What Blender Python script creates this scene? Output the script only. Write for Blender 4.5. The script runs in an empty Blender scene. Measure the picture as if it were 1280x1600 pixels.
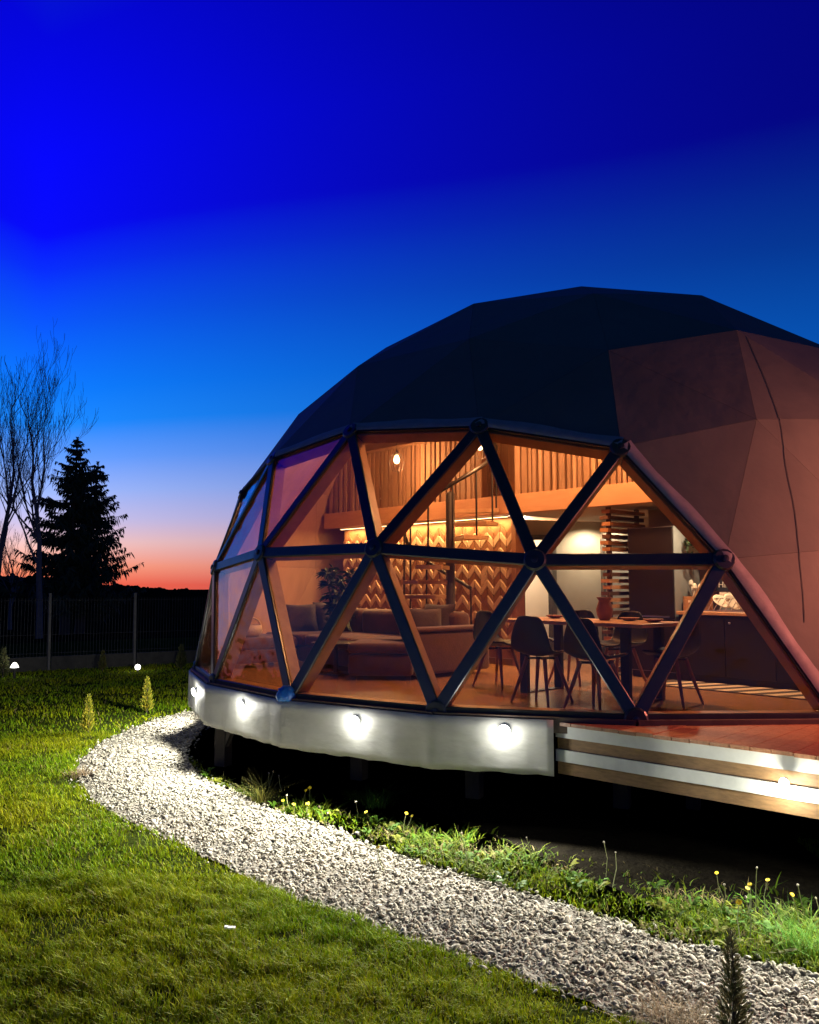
import bpy, bmesh, math, random
import numpy as np
from mathutils import Vector, Matrix
random.seed(7); RNG = np.random.default_rng(11)
S = bpy.context.scene
COL = S.collection
rad = math.radians

# ------------------------------------------------------------------ camera
R = 5.4                       # dome radius (m)
ZS = 0.972                    # height / radius of the shell
FZ = 0.95                     # floor level above the lawn
FPX, PITCH, YAW = 1328.98, 0.08557, 0.42477
CAM = Vector((0.53884 * R, -2.29861 * R, 0.2045 * R + FZ))
cam_d = bpy.data.cameras.new('camera')
cam_d.sensor_fit = 'HORIZONTAL'; cam_d.sensor_width = 36
cam_d.lens = 36 * FPX / 1280
cam_d.clip_start = 0.05; cam_d.clip_end = 3000
cam = bpy.data.objects.new('camera', cam_d); COL.objects.link(cam)
cam.location = CAM; cam.rotation_euler = (math.pi / 2 + PITCH, 0, YAW)
S.camera = cam
RT = Vector((math.cos(YAW), math.sin(YAW), 0)); FW = Vector((-math.sin(YAW), math.cos(YAW), 0))

# ------------------------------------------------------------------ sky (dusk)
def lin(c):
    o = []
    for v in c:
        v = v / 255
        o.append(v / 12.92 if v <= .04045 else ((v + .055) / 1.055) ** 2.4)
    return (*o, 1)
SUN_AZ = math.atan2(1, 0) + YAW + rad(24)       # world direction of the afterglow (radians from +X)
W = bpy.data.worlds.new('World'); S.world = W; W.use_nodes = True
nt = W.node_tree; nt.nodes.clear()
def N(t, **k):
    n = nt.nodes.new(t)
    for a, b in k.items(): setattr(n, a, b)
    return n
def Mth(op, a, b=None):
    n = N('ShaderNodeMath', operation=op)
    for i, v in enumerate((a, b)):
        if v is None: continue
        if isinstance(v, (int, float)): n.inputs[i].default_value = v
        else: nt.links.new(v, n.inputs[i])
    return n.outputs[0]
tc = N('ShaderNodeTexCoord'); sx = N('ShaderNodeSeparateXYZ'); nt.links.new(tc.outputs['Generated'], sx.inputs[0])
X, Y, Z = sx.outputs
el = Mth('MULTIPLY', Mth('ARCSINE', Z), 180 / math.pi)
hl = Mth('MAXIMUM', Mth('SQRT', Mth('ADD', Mth('MULTIPLY', X, X), Mth('MULTIPLY', Y, Y))), 1e-4)
cs = Mth('DIVIDE', Mth('ADD', Mth('MULTIPLY', X, math.cos(SUN_AZ)), Mth('MULTIPLY', Y, math.sin(SUN_AZ))), hl)
A = Mth('MULTIPLY', Mth('ARCCOSINE', Mth('MAXIMUM', Mth('MINIMUM', cs, 0.99999), -0.99999)), 180 / math.pi)
elk = Mth('SUBTRACT', 27.8, Mth('MULTIPLY', 6.8, Mth('EXPONENT', Mth('DIVIDE', A, -18.0))))
p = Mth('DIVIDE', Mth('MAXIMUM', el, 0.0), Mth('MULTIPLY', elk, 3.4))
t = Mth('SUBTRACT', 1.0, Mth('EXPONENT', Mth('DIVIDE', A, -28.0)))
PS = [0, .05, .115, .18, .265, .36, .46, .56, .75, .9, 1, 1.2, 1.5, 2.1, 3.4]
LC = [(256, 104, 72), (270, 164, 126), (258, 206, 198), (212, 202, 242), (166, 192, 262), (106, 166, 268), (22, 142, 266), (0, 126, 262),
      (0, 88, 255), (0, 45, 255), (0, 2, 255), (0, 0, 255), (0, 0, 225), (0, 44, 92), (0, 56, 56)]
RC = [(120, 62, 92), (100, 70, 118), (70, 75, 145), (50, 78, 158), (20, 74, 158), (0, 72, 158), (0, 70, 154), (0, 64, 148),
      (0, 42, 106), (0, 24, 86), (0, 2, 76), (0, 2, 72), (0, 3, 64), (0, 44, 46), (0, 52, 46)]
def ramp(cols):
    r = N('ShaderNodeValToRGB'); cr = r.color_ramp
    while len(cr.elements) > 1: cr.elements.remove(cr.elements[-1])
    cr.elements[0].position = 0; cr.elements[0].color = lin(cols[0])
    for q, c in zip(PS[1:], cols[1:]):
        e = cr.elements.new(q / 3.4); e.color = lin(c)
    nt.links.new(p, r.inputs[0]); return r.outputs[0]
mx = N('ShaderNodeMix', data_type='RGBA')
nt.links.new(t, mx.inputs[0]); nt.links.new(ramp(LC), mx.inputs[6]); nt.links.new(ramp(RC), mx.inputs[7])
bg = N('ShaderNodeBackground'); nt.links.new(mx.outputs[2], bg.inputs[0]); bg.inputs[1].default_value = 1.0
sky = N('ShaderNodeTexSky', sky_type='NISHITA', sun_disc=False, sun_elevation=rad(-3.0), sun_rotation=math.pi / 2 - SUN_AZ)
bg2 = N('ShaderNodeBackground'); nt.links.new(sky.outputs[0], bg2.inputs[0]); bg2.inputs[1].default_value = 0.02
ad = N('ShaderNodeAddShader'); nt.links.new(bg.outputs[0], ad.inputs[0]); nt.links.new(bg2.outputs[0], ad.inputs[1])
wo = N('ShaderNodeOutputWorld'); nt.links.new(ad.outputs[0], wo.inputs[0])
S.view_settings.view_transform = 'Standard'; S.view_settings.look = 'None'
S.view_settings.exposure = 0; S.view_settings.gamma = 1; S.view_settings.use_curve_mapping = False
S.render.engine = 'CYCLES'
S.cycles.max_bounces = 8; S.cycles.transparent_max_bounces = 24; S.cycles.caustics_reflective = False; S.cycles.caustics_refractive = False
S.cycles.sample_clamp_indirect = 4

# ------------------------------------------------------------------ pixel helpers (directions; distance from what a thing touches)
def ray(px, py):
    x, y, z = (px - 640) / FPX, 1.0, (800 - py) / FPX
    c, s = math.cos(PITCH), math.sin(PITCH)
    return RT * x + FW * (c * y - s * z) + Vector((0, 0, s * y + c * z))
def G(px, py, z=0.0):
    d = ray(px, py); return CAM + d * ((z - CAM.z) / d.z)
def D(px, py, dep):
    d = ray(px, py); return CAM + d * (dep / d.dot(FW))
def frame(o, ax, az=FZ):
    ax = Vector(ax).normalized(); ay = Vector((-ax.y, ax.x, 0))
    return Matrix(((ax.x, ay.x, 0, o[0]), (ax.y, ay.y, 0, o[1]), (0, 0, 1, az), (0, 0, 0, 1)))
FC = frame(CAM, RT)                                   # camera-aligned plan on the dome floor: (lateral, depth, height)
E0 = FC @ Vector((-1.14, 14.3, 0)); E1 = FC @ Vector((2.84, 9.9, 0))
FI = frame(E0, (E1 - E0))                             # interior plan: u along the loft edge, n away from the camera

# ------------------------------------------------------------------ mesh helpers
class MB:
    def __init__(s): s.v = []; s.f = []; s.m = []
    def add(s, vs, fs, mi=0):
        b = len(s.v); s.v += [Vector(v) for v in vs]; s.f += [tuple(b + i for i in f) for f in fs]; s.m += [mi] * len(fs)
        return s
    def box(s, x, y, z, F=None, mi=0):
        vs = [Vector((a, b, c)) for c in z for b in y for a in x]
        if F is not None: vs = [F @ v for v in vs]
        return s.add(vs, [(0, 2, 3, 1), (4, 5, 7, 6), (0, 1, 5, 4), (2, 6, 7, 3), (0, 4, 6, 2), (1, 3, 7, 5)], mi)
    def bar(s, a, b, w, h, up=(0, 0, 1), off=0.0, mi=0):
        a = Vector(a); b = Vector(b); d = (b - a).normalized(); up = Vector(up)
        sd = d.cross(up).normalized(); u = sd.cross(d).normalized()
        vs = []
        for q in (a, b):
            for (i, j) in ((-1, 0), (1, 0), (1, 1), (-1, 1)):
                vs.append(q + sd * (i * w / 2) + u * (off + (j - .5) * h))
        return s.add(vs, [(0, 1, 2, 3), (7, 6, 5, 4), (0, 4, 5, 1), (1, 5, 6, 2), (2, 6, 7, 3), (3, 7, 4, 0)], mi)
    def tube(s, pts, r, n=8, cap=True, mi=0):
        pts = [Vector(q) for q in pts]; k = len(pts)
        rs = r if isinstance(r, (list, tuple)) else [r] * k
        vs = []; prev = None
        for i in range(k):
            d = (pts[min(i + 1, k - 1)] - pts[max(i - 1, 0)]).normalized()
            if prev is None:
                a = d.orthogonal().normalized()
            else:
                a = (prev - d * prev.dot(d))
                a = a.normalized() if a.length > 1e-6 else d.orthogonal().normalized()
            prev = a; b = d.cross(a)
            for j in range(n):
                an = 2 * math.pi * j / n; vs.append(pts[i] + (a * math.cos(an) + b * math.sin(an)) * rs[i])
        fs = [(i * n + j, i * n + (j + 1) % n, (i + 1) * n + (j + 1) % n, (i + 1) * n + j) for i in range(k - 1) for j in range(n)]
        if cap: fs += [tuple(range(n - 1, -1, -1)), tuple((k - 1) * n + j for j in range(n))]
        return s.add(vs, fs, mi)
    def lathe(s, prof, n=20, F=None, mi=0):
        vs = []
        for (r, z) in prof:
            for j in range(n):
                an = 2 * math.pi * j / n; vs.append(Vector((r * math.cos(an), r * math.sin(an), z)))
        if F is not None: vs = [F @ v for v in vs]
        k = len(prof)
        fs = [(i * n + j, i * n + (j + 1) % n, (i + 1) * n + (j + 1) % n, (i + 1) * n + j) for i in range(k - 1) for j in range(n)]
        fs += [tuple(range(n - 1, -1, -1)), tuple((k - 1) * n + j for j in range(n))]
        return s.add(vs, fs, mi)
    def prism(s, poly, z0, z1, F=None, mi=0):
        n = len(poly); vs = [Vector((a, b, z0)) for a, b in poly] + [Vector((a, b, z1)) for a, b in poly]
        if F is not None: vs = [F @ v for v in vs]
        return s.add(vs, [tuple(range(n - 1, -1, -1)), tuple(range(n, 2 * n))] + [(i, (i + 1) % n, n + (i + 1) % n, n + i) for i in range(n)], mi)
    def mesh(s, name, mats, o=Vector((0, 0, 0)), smooth=False):
        me = bpy.data.meshes.new(name); me.from_pydata([v - o for v in s.v], [], s.f)
        for m in (mats if isinstance(mats, (list, tuple)) else [mats]): me.materials.append(m)
        if any(s.m): me.polygons.foreach_set('material_index', s.m)
        if smooth: me.polygons.foreach_set('use_smooth', [True] * len(me.polygons))
        me.update(); return me
    def build(s, name, mats, parent=None, loc=None, smooth=False, bevel=0, seg=2):
        root = parent
        while root is not None and root.parent is not None: root = root.parent
        o = Vector(loc) if loc is not None else (Vector(root.location) if root is not None else Vector((0, 0, 0)))
        if root is not None and root.get('_local'): o = Vector((0, 0, 0))
        ob = bpy.data.objects.new(name, s.mesh(name, mats, o, smooth)); COL.objects.link(ob)
        if parent is not None: ob.parent = parent
        else: ob.location = o
        if bevel:
            b = ob.modifiers.new('bevel', 'BEVEL'); b.width = bevel; b.segments = seg; b.limit_method = 'ANGLE'; b.angle_limit = rad(40)
        return ob
def tag(o, label=None, cat=None, group=None, kind=None):
    if label: o['label'] = label
    if cat: o['category'] = cat
    if group: o['group'] = group
    if kind: o['kind'] = kind
    return o
def thing(name, label, cat, loc=(0, 0, 0), rz=0, group=None, local=False):
    o = bpy.data.objects.new(name, None); COL.objects.link(o); o.location = loc; o.rotation_euler = (0, 0, rz)
    o.empty_display_size = .1
    if local: o['_local'] = 1
    return tag(o, label, cat, group)
def copy_tree(o, loc, rz, label=None, group=None):
    def cp(q, par):
        c = q.copy(); COL.objects.link(c); c.parent = par
        for ch in q.children: cp(ch, c)
        return c
    r = cp(o, None); r.location = loc; r.rotation_euler = (0, 0, rz)
    return tag(r, label, None, group)
def np_mesh(name, V, F, mat, col=None, smooth=False):
    """V (n,3); F (m,k) all k-gons of one size; col (n,3) point colours"""
    me = bpy.data.meshes.new(name); n, (m, k) = len(V), F.shape
    me.vertices.add(n); me.vertices.foreach_set('co', V.astype(np.float32).ravel())
    me.loops.add(m * k); me.loops.foreach_set('vertex_index', F.astype(np.int32).ravel())
    me.polygons.add(m); me.polygons.foreach_set('loop_start', np.arange(0, m * k, k, dtype=np.int32))
    me.polygons.foreach_set('loop_total', np.full(m, k, dtype=np.int32))
    if smooth: me.polygons.foreach_set('use_smooth', np.ones(m, dtype=bool))
    if col is not None:
        a = me.attributes.new('tint', 'FLOAT_COLOR', 'POINT')
        a.data.foreach_set('color', np.concatenate([col, np.ones((n, 1))], 1).astype(np.float32).ravel())
    me.materials.append(mat); me.update(calc_edges=True); me.validate()
    o = bpy.data.objects.new(name, me); COL.objects.link(o); return o

# ------------------------------------------------------------------ materials
def mat(name, col, rough=.6, col2=None, scale=6, stretch=(1, 1, 1), bump=0, bscale=None, metal=0, detail=4, spec=.5, coords='Object', sheen=0):
    m = bpy.data.materials.new(name); m.use_nodes = True; t = m.node_tree; b = t.nodes['Principled BSDF']
    b.inputs['Roughness'].default_value = rough; b.inputs['Metallic'].default_value = metal
    b.inputs['Specular IOR Level'].default_value = spec
    if sheen: b.inputs['Sheen Weight'].default_value = sheen
    b.inputs['Base Color'].default_value = (*col, 1)
    if col2 or bump:
        tcn = t.nodes.new('ShaderNodeTexCoord'); mp = t.nodes.new('ShaderNodeMapping'); mp.inputs['Scale'].default_value = stretch
        t.links.new(tcn.outputs[coords], mp.inputs[0])
    if col2:
        nz = t.nodes.new('ShaderNodeTexNoise'); nz.inputs['Scale'].default_value = scale; nz.inputs['Detail'].default_value = detail
        nz.inputs['Roughness'].default_value = .65
        t.links.new(mp.outputs[0], nz.inputs[0])
        cr = t.nodes.new('ShaderNodeValToRGB'); cr.color_ramp.elements[0].position = .3; cr.color_ramp.elements[1].position = .7
        cr.color_ramp.elements[0].color = (*col, 1); cr.color_ramp.elements[1].color = (*col2, 1)
        t.links.new(nz.outputs[0], cr.inputs[0]); t.links.new(cr.outputs[0], b.inputs['Base Color'])
        rr = t.nodes.new('ShaderNodeMapRange'); rr.inputs[3].default_value = max(rough - .1, .03); rr.inputs[4].default_value = min(rough + .1, 1)
        t.links.new(nz.outputs[0], rr.inputs[0]); t.links.new(rr.outputs[0], b.inputs['Roughness'])
    if bump:
        nb = t.nodes.new('ShaderNodeTexNoise'); nb.inputs['Scale'].default_value = bscale or scale; nb.inputs['Detail'].default_value = 5
        t.links.new(mp.outputs[0], nb.inputs[0])
        bp = t.nodes.new('ShaderNodeBump'); bp.inputs['Strength'].default_value = min(bump, 1); bp.inputs['Distance'].default_value = .02
        t.links.new(nb.outputs[0], bp.inputs['Height']); t.links.new(bp.outputs[0], b.inputs['Normal'])
    return m
def tinted(name, rough=.6, spec=.3, trans=0.0):
    m = bpy.data.materials.new(name); m.use_nodes = True; t = m.node_tree; b = t.nodes['Principled BSDF']
    a = t.nodes.new('ShaderNodeAttribute'); a.attribute_name = 'tint'; t.links.new(a.outputs['Color'], b.inputs['Base Color'])
    b.inputs['Roughness'].default_value = rough; b.inputs['Specular IOR Level'].default_value = spec
    if trans:
        tr = t.nodes.new('ShaderNodeBsdfTranslucent'); t.links.new(a.outputs['Color'], tr.inputs[0])
        ms = t.nodes.new('ShaderNodeMixShader'); ms.inputs[0].default_value = trans
        t.links.new(b.outputs[0], ms.inputs[1]); t.links.new(tr.outputs[0], ms.inputs[2])
        t.links.new(ms.outputs[0], t.nodes['Material Output'].inputs[0])
    return m
def emit(name, col, st):
    m = bpy.data.materials.new(name); m.use_nodes = True; b = m.node_tree.nodes['Principled BSDF']
    b.inputs['Base Color'].default_value = (*col, 1); b.inputs['Emission Color'].default_value = (*col, 1); b.inputs['Emission Strength'].default_value = st
    return m
def film(name):
    """clear vinyl sheet: passes light straight through, mirrors more towards grazing angles"""
    m = bpy.data.materials.new(name); m.use_nodes = True; t = m.node_tree; t.nodes.remove(t.nodes['Principled BSDF'])
    g = t.nodes.new('ShaderNodeNewGeometry'); d = t.nodes.new('ShaderNodeVectorMath'); d.operation = 'DOT_PRODUCT'
    t.links.new(g.outputs['Normal'], d.inputs[0]); t.links.new(g.outputs['Incoming'], d.inputs[1])
    def mm(op, a, b):
        n = t.nodes.new('ShaderNodeMath'); n.operation = op
        for i, v in enumerate((a, b)):
            if isinstance(v, (int, float)): n.inputs[i].default_value = v
            elif v is not None: t.links.new(v, n.inputs[i])
        return n.outputs[0]
    c = mm('ABSOLUTE', d.outputs['Value'], None)
    f = mm('ADD', .018, mm('MULTIPLY', .93, mm('POWER', mm('SUBTRACT', 1.0, c), 3.7)))
    tcn = t.nodes.new('ShaderNodeTexCoord'); nz = t.nodes.new('ShaderNodeTexNoise'); nz.inputs['Scale'].default_value = 1.7; nz.inputs['Detail'].default_value = 3
    t.links.new(tcn.outputs['Object'], nz.inputs[0])
    bp = t.nodes.new('ShaderNodeBump'); bp.inputs['Strength'].default_value = .5; bp.inputs['Distance'].default_value = .06
    t.links.new(nz.outputs[0], bp.inputs['Height'])
    tr = t.nodes.new('ShaderNodeBsdfTransparent'); tr.inputs[0].default_value = (.97, .95, .95, 1)
    gl = t.nodes.new('ShaderNodeBsdfGlossy'); gl.inputs['Roughness'].default_value = .04; t.links.new(bp.outputs[0], gl.inputs['Normal'])
    ms = t.nodes.new('ShaderNodeMixShader'); t.links.new(f, ms.inputs[0]); t.links.new(tr.outputs[0], ms.inputs[1]); t.links.new(gl.outputs[0], ms.inputs[2])
    nh = t.nodes.new('ShaderNodeTexNoise'); nh.inputs['Scale'].default_value = 2.3; nh.inputs['Detail'].default_value = 5; t.links.new(tcn.outputs['Object'], nh.inputs[0])
    hz = mm('MULTIPLY', mm('POWER', nh.outputs[0], 2.0), .014)                # milky bloom of the vinyl
    df = t.nodes.new('ShaderNodeBsdfDiffuse'); df.inputs[0].default_value = (.75, .74, .74, 1); tl = t.nodes.new('ShaderNodeBsdfTranslucent'); tl.inputs[0].default_value = (.8, .78, .77, 1)
    m1 = t.nodes.new('ShaderNodeMixShader'); m1.inputs[0].default_value = .6; t.links.new(df.outputs[0], m1.inputs[1]); t.links.new(tl.outputs[0], m1.inputs[2])
    m2 = t.nodes.new('ShaderNodeMixShader'); t.links.new(hz, m2.inputs[0]); t.links.new(ms.outputs[0], m2.inputs[1]); t.links.new(m1.outputs[0], m2.inputs[2])
    t.links.new(m2.outputs[0], t.nodes['Material Output'].inputs[0]); return m
M = dict(
    soil=mat('soil', (.004, .0035, .003), 1, (.008, .007, .005), 9, bump=.8, bscale=30, spec=0),  # soil blackened, the shade under platform and deck is put into its colour
    lawn=mat('lawn_soil', (.016, .026, .005), 1, (.035, .045, .010), 3, bump=.9, bscale=25, spec=0),
    gravelbed=mat('gravel_bed', (.10, .09, .075), .95, (.2, .18, .15), 20, bump=1, bscale=60),
    wood=mat('strut_wood', (.36, .17, .06), .5, (.25, .105, .035), 5, (1, 1, 1), bump=.15, bscale=40),
    cap=mat('dark_cap', (.012, .016, .024), .32, (.02, .026, .036), 8, spec=.6),
    hub=mat('blue_hub', (.02, .07, .16), .35, (.015, .045, .1), 14, spec=.6),
    cover=mat('cover_fabric', (.085, .105, .09), .7, (.11, .132, .112), 1.4, bump=.6, bscale=2.6, spec=.25),
    hem=mat('hem_fabric', (.27, .28, .28), .75, (.20, .21, .215), 7, bump=.25, bscale=9),
    liner=mat('inner_liner', (.42, .24, .15), .8, (.34, .19, .115), 3, (1, 1, .3), bump=.4, bscale=4),
    floor=mat('floor_boards', (.36, .19, .10), .22, (.28, .14, .07), 4, (.6, 7, 1), bump=.05, bscale=30),
    rim=mat('rim_beam', (.10, .07, .05), .6, (.06, .04, .03), 8),
    skirt=mat('skirt_canvas', (.46, .46, .42), .55, (.35, .35, .315), 2.2, (1, 1, 2.5), bump=.7, bscale=3.2),
    post=mat('support_wood', (.045, .035, .025), .9, (.025, .02, .015), 10, (1, 1, .2)),
    deck=mat('deck_wood', (.36, .17, .085), .45, (.22, .095, .045), 5, (6, 6, 1), bump=.2, bscale=20),
    white=mat('white_board', (.62, .64, .6), .5, (.5, .52, .49), 6),
    beam=mat('fascia_wood', (.26, .15, .06), .6, (.15, .085, .035), 4, (3, 3, 14), bump=.2, bscale=20),
    housing=mat('lamp_housing', (.75, .75, .73), .45, (.68, .68, .66), 9),
    tile=mat('tile_wood', (.20, .085, .042), .5, (.15, .062, .03), 9),
    tile2=mat('tile_wood_pale', (.44, .30, .20), .5, (.36, .24, .155), 9),
    panelbase=mat('panel_base', (.22, .10, .04), .6, (.15, .07, .03), 5),
    loft=mat('loft_beam', (.48, .27, .15), .5, (.41, .225, .12), 4, (1, 1, 5)),
    slat=mat('loft_slat', (.24, .14, .08), .6, (.18, .105, .058), 6, (3, 3, .5)),
    slat2=mat('loft_slat_pale', (.32, .20, .12), .6, (.26, .155, .09), 6, (3, 3, .5)),
    plaster=mat('grey_plaster', (.42, .38, .31), .85, (.37, .335, .27), 3),
    ceil=mat('loft_ceiling', (.58, .53, .46), .85, (.52, .48, .42), 3),
    frame=mat('door_frame', (.12, .11, .09), .5, (.09, .08, .07), 6),
    doorwhite=mat('door_leaf', (.7, .62, .5), .5, (.64, .56, .45), 3),
    darkwood=mat('dark_wood', (.10, .045, .022), .5, (.07, .03, .015), 6, (3, 3, .6)),
    cabinet=mat('cabinet_front', (.014, .008, .007), .42, (.010, .006, .005), 4, spec=.3),
    grey=mat('grey_side', (.25, .25, .23), .6, (.2, .2, .19), 4),
    steel=mat('steel', (.6, .58, .55), .3, metal=1),
    blackmetal=mat('black_metal', (.015, .014, .014), .4, (.025, .022, .02), 9, metal=.3),
    stairpole=mat('stair_pole_paint', (.07, .065, .06), .5, (.05, .046, .043), 8),
    tread=mat('tread_wood', (.55, .36, .20), .45, (.45, .28, .15), 8, (1, 6, 1)),
    seat=mat('black_shell', (.006, .0055, .006), .55, (.010, .009, .009), 9, spec=.3),
    leg=mat('chair_leg_wood', (.26, .12, .055), .5, (.2, .085, .04), 9),
    table=mat('table_top', (.55, .31, .15), .35, (.44, .23, .10), 4, (1, 8, 1)),
    sofa=mat('sofa_fabric', (.085, .03, .022), .9, (.062, .022, .016), 12, bump=.3, bscale=60, sheen=.3),
    sofa2=mat('sofa_fabric_grey', (.16, .12, .12), .9, (.125, .095, .1), 12, bump=.3, bscale=60, sheen=.3),
    cushion=mat('cushion_dark', (.05, .032, .035), .9, (.035, .022, .025), 15, bump=.3, bscale=50, sheen=.3),
    cushion2=mat('cushion_brown', (.17, .085, .06), .9, (.14, .065, .045), 15, bump=.3, bscale=50, sheen=.3),
    basket=mat('basket_cream', (.7, .58, .42), .7, (.6, .48, .34), 25, bump=.5, bscale=50),
    pot=mat('terracotta_pot', (.25, .1, .06), .7, (.19, .075, .04), 9),
    leaf=mat('house_plant_leaf', (.03, .06, .025), .5, (.05, .09, .03), 6),
    rugdark=mat('rug_dark', (.06, .05, .045), .95, (.08, .065, .055), 20),
    rugpale=mat('rug_pale', (.62, .48, .32), .95, (.54, .41, .27), 20),
    crate=mat('crate_wood', (.4, .2, .09), .6, (.3, .14, .06), 8, (1, 1, 5)),
    cream=mat('cream_ceramic', (.72, .62, .48), .4, (.66, .56, .43), 6),
    black=mat('black_board', (.015, .013, .012), .6),
    concrete=mat('concrete', (.10, .097, .092), .95, (.065, .062, .058), 9, bump=.4, bscale=40),
    slab=mat('slab_concrete', (.03, .03, .028), 1, (.05, .048, .045), 6, bump=.4, bscale=30, spec=.1),
    wire=mat('fence_wire', (.022, .023, .025), .7, spec=.2),
    palebark=mat('pale_bark', (.15, .13, .12), .9, (.10, .09, .085), 9),
    bark=mat('bark', (.06, .048, .038), .95, (.035, .028, .022), 9, (1, 1, .3), bump=.8, bscale=20),
    needle=mat('spruce_needles', (.018, .032, .014), .8, (.03, .05, .02), 5),
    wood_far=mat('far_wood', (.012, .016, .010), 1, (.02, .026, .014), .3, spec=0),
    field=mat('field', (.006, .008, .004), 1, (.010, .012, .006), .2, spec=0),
    litter=mat('white_litter', (.8, .8, .78), .6, (.7, .7, .68), 20),
    yellow=mat('flower_yellow', (.85, .70, .01), .6, (.8, .6, .01), 20),
    seedhead=mat('seed_head', (.34, .31, .24), .9, (.26, .23, .17), 20),
    stem=mat('flower_stem', (.12, .15, .04), .7, (.16, .15, .06), 15),
    blue=mat('blue_tarpaulin', (.02, .16, .55), .4, (.015, .10, .4), 10, bump=.5, bscale=12),
    film=film('clear_vinyl'),
    blade=tinted('grass_blade', .7, .06, .25), pebble=tinted('pebble', .85, .12), thuja=tinted('thuja_foliage', .7, .2, .2),
    bulb=emit('bulb_glow', (1, .62, .28), 14), led=emit('led_strip', (1, .62, .25), 9), white_glow=emit('white_glow', (.95, .98, 1), 14),
    down_glow=emit('downlight_glow', (1, .85, .62), 9), garden_glow=emit('garden_glow', (1, .98, .85), 3.5),
)
def lamp(name, kind, loc, power, col, parent=None, size=.03, spot=None, blend=.6, aim=None):
    l = bpy.data.lights.new(name, kind); l.energy = power; l.color = col
    if kind in ('POINT', 'SPOT'): l.shadow_soft_size = size
    if kind == 'SPOT': l.spot_size = rad(spot); l.spot_blend = blend
    o = bpy.data.objects.new(name, l); COL.objects.link(o)
    root = parent
    if parent is not None:
        o.parent = parent; o.location = Vector(loc) - Vector(parent.location)
    else: o.location = loc
    if aim is not None: o.rotation_euler = Vector(aim).to_track_quat('-Z', 'Y').to_euler()
    return o

# ================================================================== SETTING: ground, path, field, far wood
def terrain(r): return -0.033 * np.clip(r - 24, 0, 220)
rings = np.concatenate([np.linspace(0.5, 24, 24), np.geomspace(25, 1800, 40)]); na = 96
an = np.linspace(0, 2 * np.pi, na, endpoint=False)
gv = [[0, 0, 0]]
for r in rings:
    for a in an: gv.append([r * math.cos(a), r * math.sin(a), float(terrain(r))])
gf = []
for i in range(len(rings) - 1):
    for j in range(na):
        k = (j + 1) % na; gf.append((1 + i * na + j, 1 + (i + 1) * na + j, 1 + (i + 1) * na + k, 1 + i * na + k))
gm = MB(); gm.add(gv, gf + [(0, 1 + j, 1 + (j + 1) % na) for j in range(na)])
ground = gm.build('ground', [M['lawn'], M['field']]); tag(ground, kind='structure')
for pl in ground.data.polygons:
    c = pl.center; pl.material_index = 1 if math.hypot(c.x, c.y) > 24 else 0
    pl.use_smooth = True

PATH_PX_OUT = [(318, 1108), (262, 1121), (215, 1136), (168, 1157), (133, 1184), (120, 1208), (137, 1243), (185, 1276), (258, 1311), (345, 1354),
               (425, 1391), (520, 1427), (605, 1458), (700, 1491), (800, 1526), (905, 1562), (1012, 1602), (1150, 1660), (1330, 1750)]
PATH_PX_IN = [(1500, 1640), (1290, 1528), (1205, 1514), (1120, 1488), (1040, 1471), (960, 1442), (880, 1416), (800, 1394), (720, 1369), (640, 1344),
              (560, 1314), (500, 1290), (420, 1264), (350, 1233), (306, 1205), (292, 1178), (305, 1152), (330, 1128)]
def smooth_line(pts, k=4):
    P = [Vector(q) for q in pts]; out = []
    for i in range(len(P) - 1):
        p0, p1, p2, p3 = P[max(i - 1, 0)], P[i], P[i + 1], P[min(i + 2, len(P) - 1)]
        for s in range(k):
            t = s / k
            out.append(.5 * ((2 * p1) + (p2 - p0) * t + (2 * p0 - 5 * p1 + 4 * p2 - p3) * t * t + (3 * p1 - p0 - 3 * p2 + p3) * t ** 3))
    out.append(P[-1]); return out
o_line = smooth_line([G(*q).xy for q in PATH_PX_OUT]); i_line = smooth_line([G(*q).xy for q in PATH_PX_IN])
for L in (o_line, i_line):
    for q in L: q += Vector((random.uniform(-.03, .03), random.uniform(-.03, .03)))
path_poly = np.array([tuple(q) for q in o_line + i_line])
def inside(P, poly):
    x, y = P[:, 0], P[:, 1]; c = np.zeros(len(P), bool); n = len(poly)
    for i in range(n):
        x0, y0 = poly[i]; x1, y1 = poly[i - 1]
        with np.errstate(divide='ignore', invalid='ignore'):
            c ^= ((y0 > y) != (y1 > y)) & (x < (x1 - x0) * (y - y0) / (y1 - y0 + 1e-12) + x0)
    return c
def edge_dist(P, line):
    line = np.array([tuple(q) for q in line]); best = np.full(len(P), 1e9)
    for a, b in zip(line[:-1], line[1:]):
        d = b - a; t = np.clip(((P - a) @ d) / (d @ d + 1e-12), 0, 1); q = a + t[:, None] * d
        best = np.minimum(best, np.hypot(*(P - q).T))
    return best
bm = bmesh.new(); vs = [bm.verts.new((x, y, .008)) for x, y in path_poly]; fc = bm.faces.new(vs); bmesh.ops.triangulate(bm, faces=[fc])
me = bpy.data.meshes.new('gravel_path'); bm.to_mesh(me); bm.free(); me.materials.append(M['gravelbed'])
gp = bpy.data.objects.new('gravel_path', me); COL.objects.link(gp); tag(gp, kind='structure')
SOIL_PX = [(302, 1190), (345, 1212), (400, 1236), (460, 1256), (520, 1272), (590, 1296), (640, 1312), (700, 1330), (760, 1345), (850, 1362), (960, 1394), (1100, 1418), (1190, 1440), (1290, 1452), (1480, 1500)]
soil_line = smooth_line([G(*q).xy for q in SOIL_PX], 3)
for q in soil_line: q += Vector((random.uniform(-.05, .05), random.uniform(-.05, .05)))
a0, a1 = math.atan2(soil_line[-1].y, soil_line[-1].x), math.atan2(soil_line[0].y, soil_line[0].x)
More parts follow.
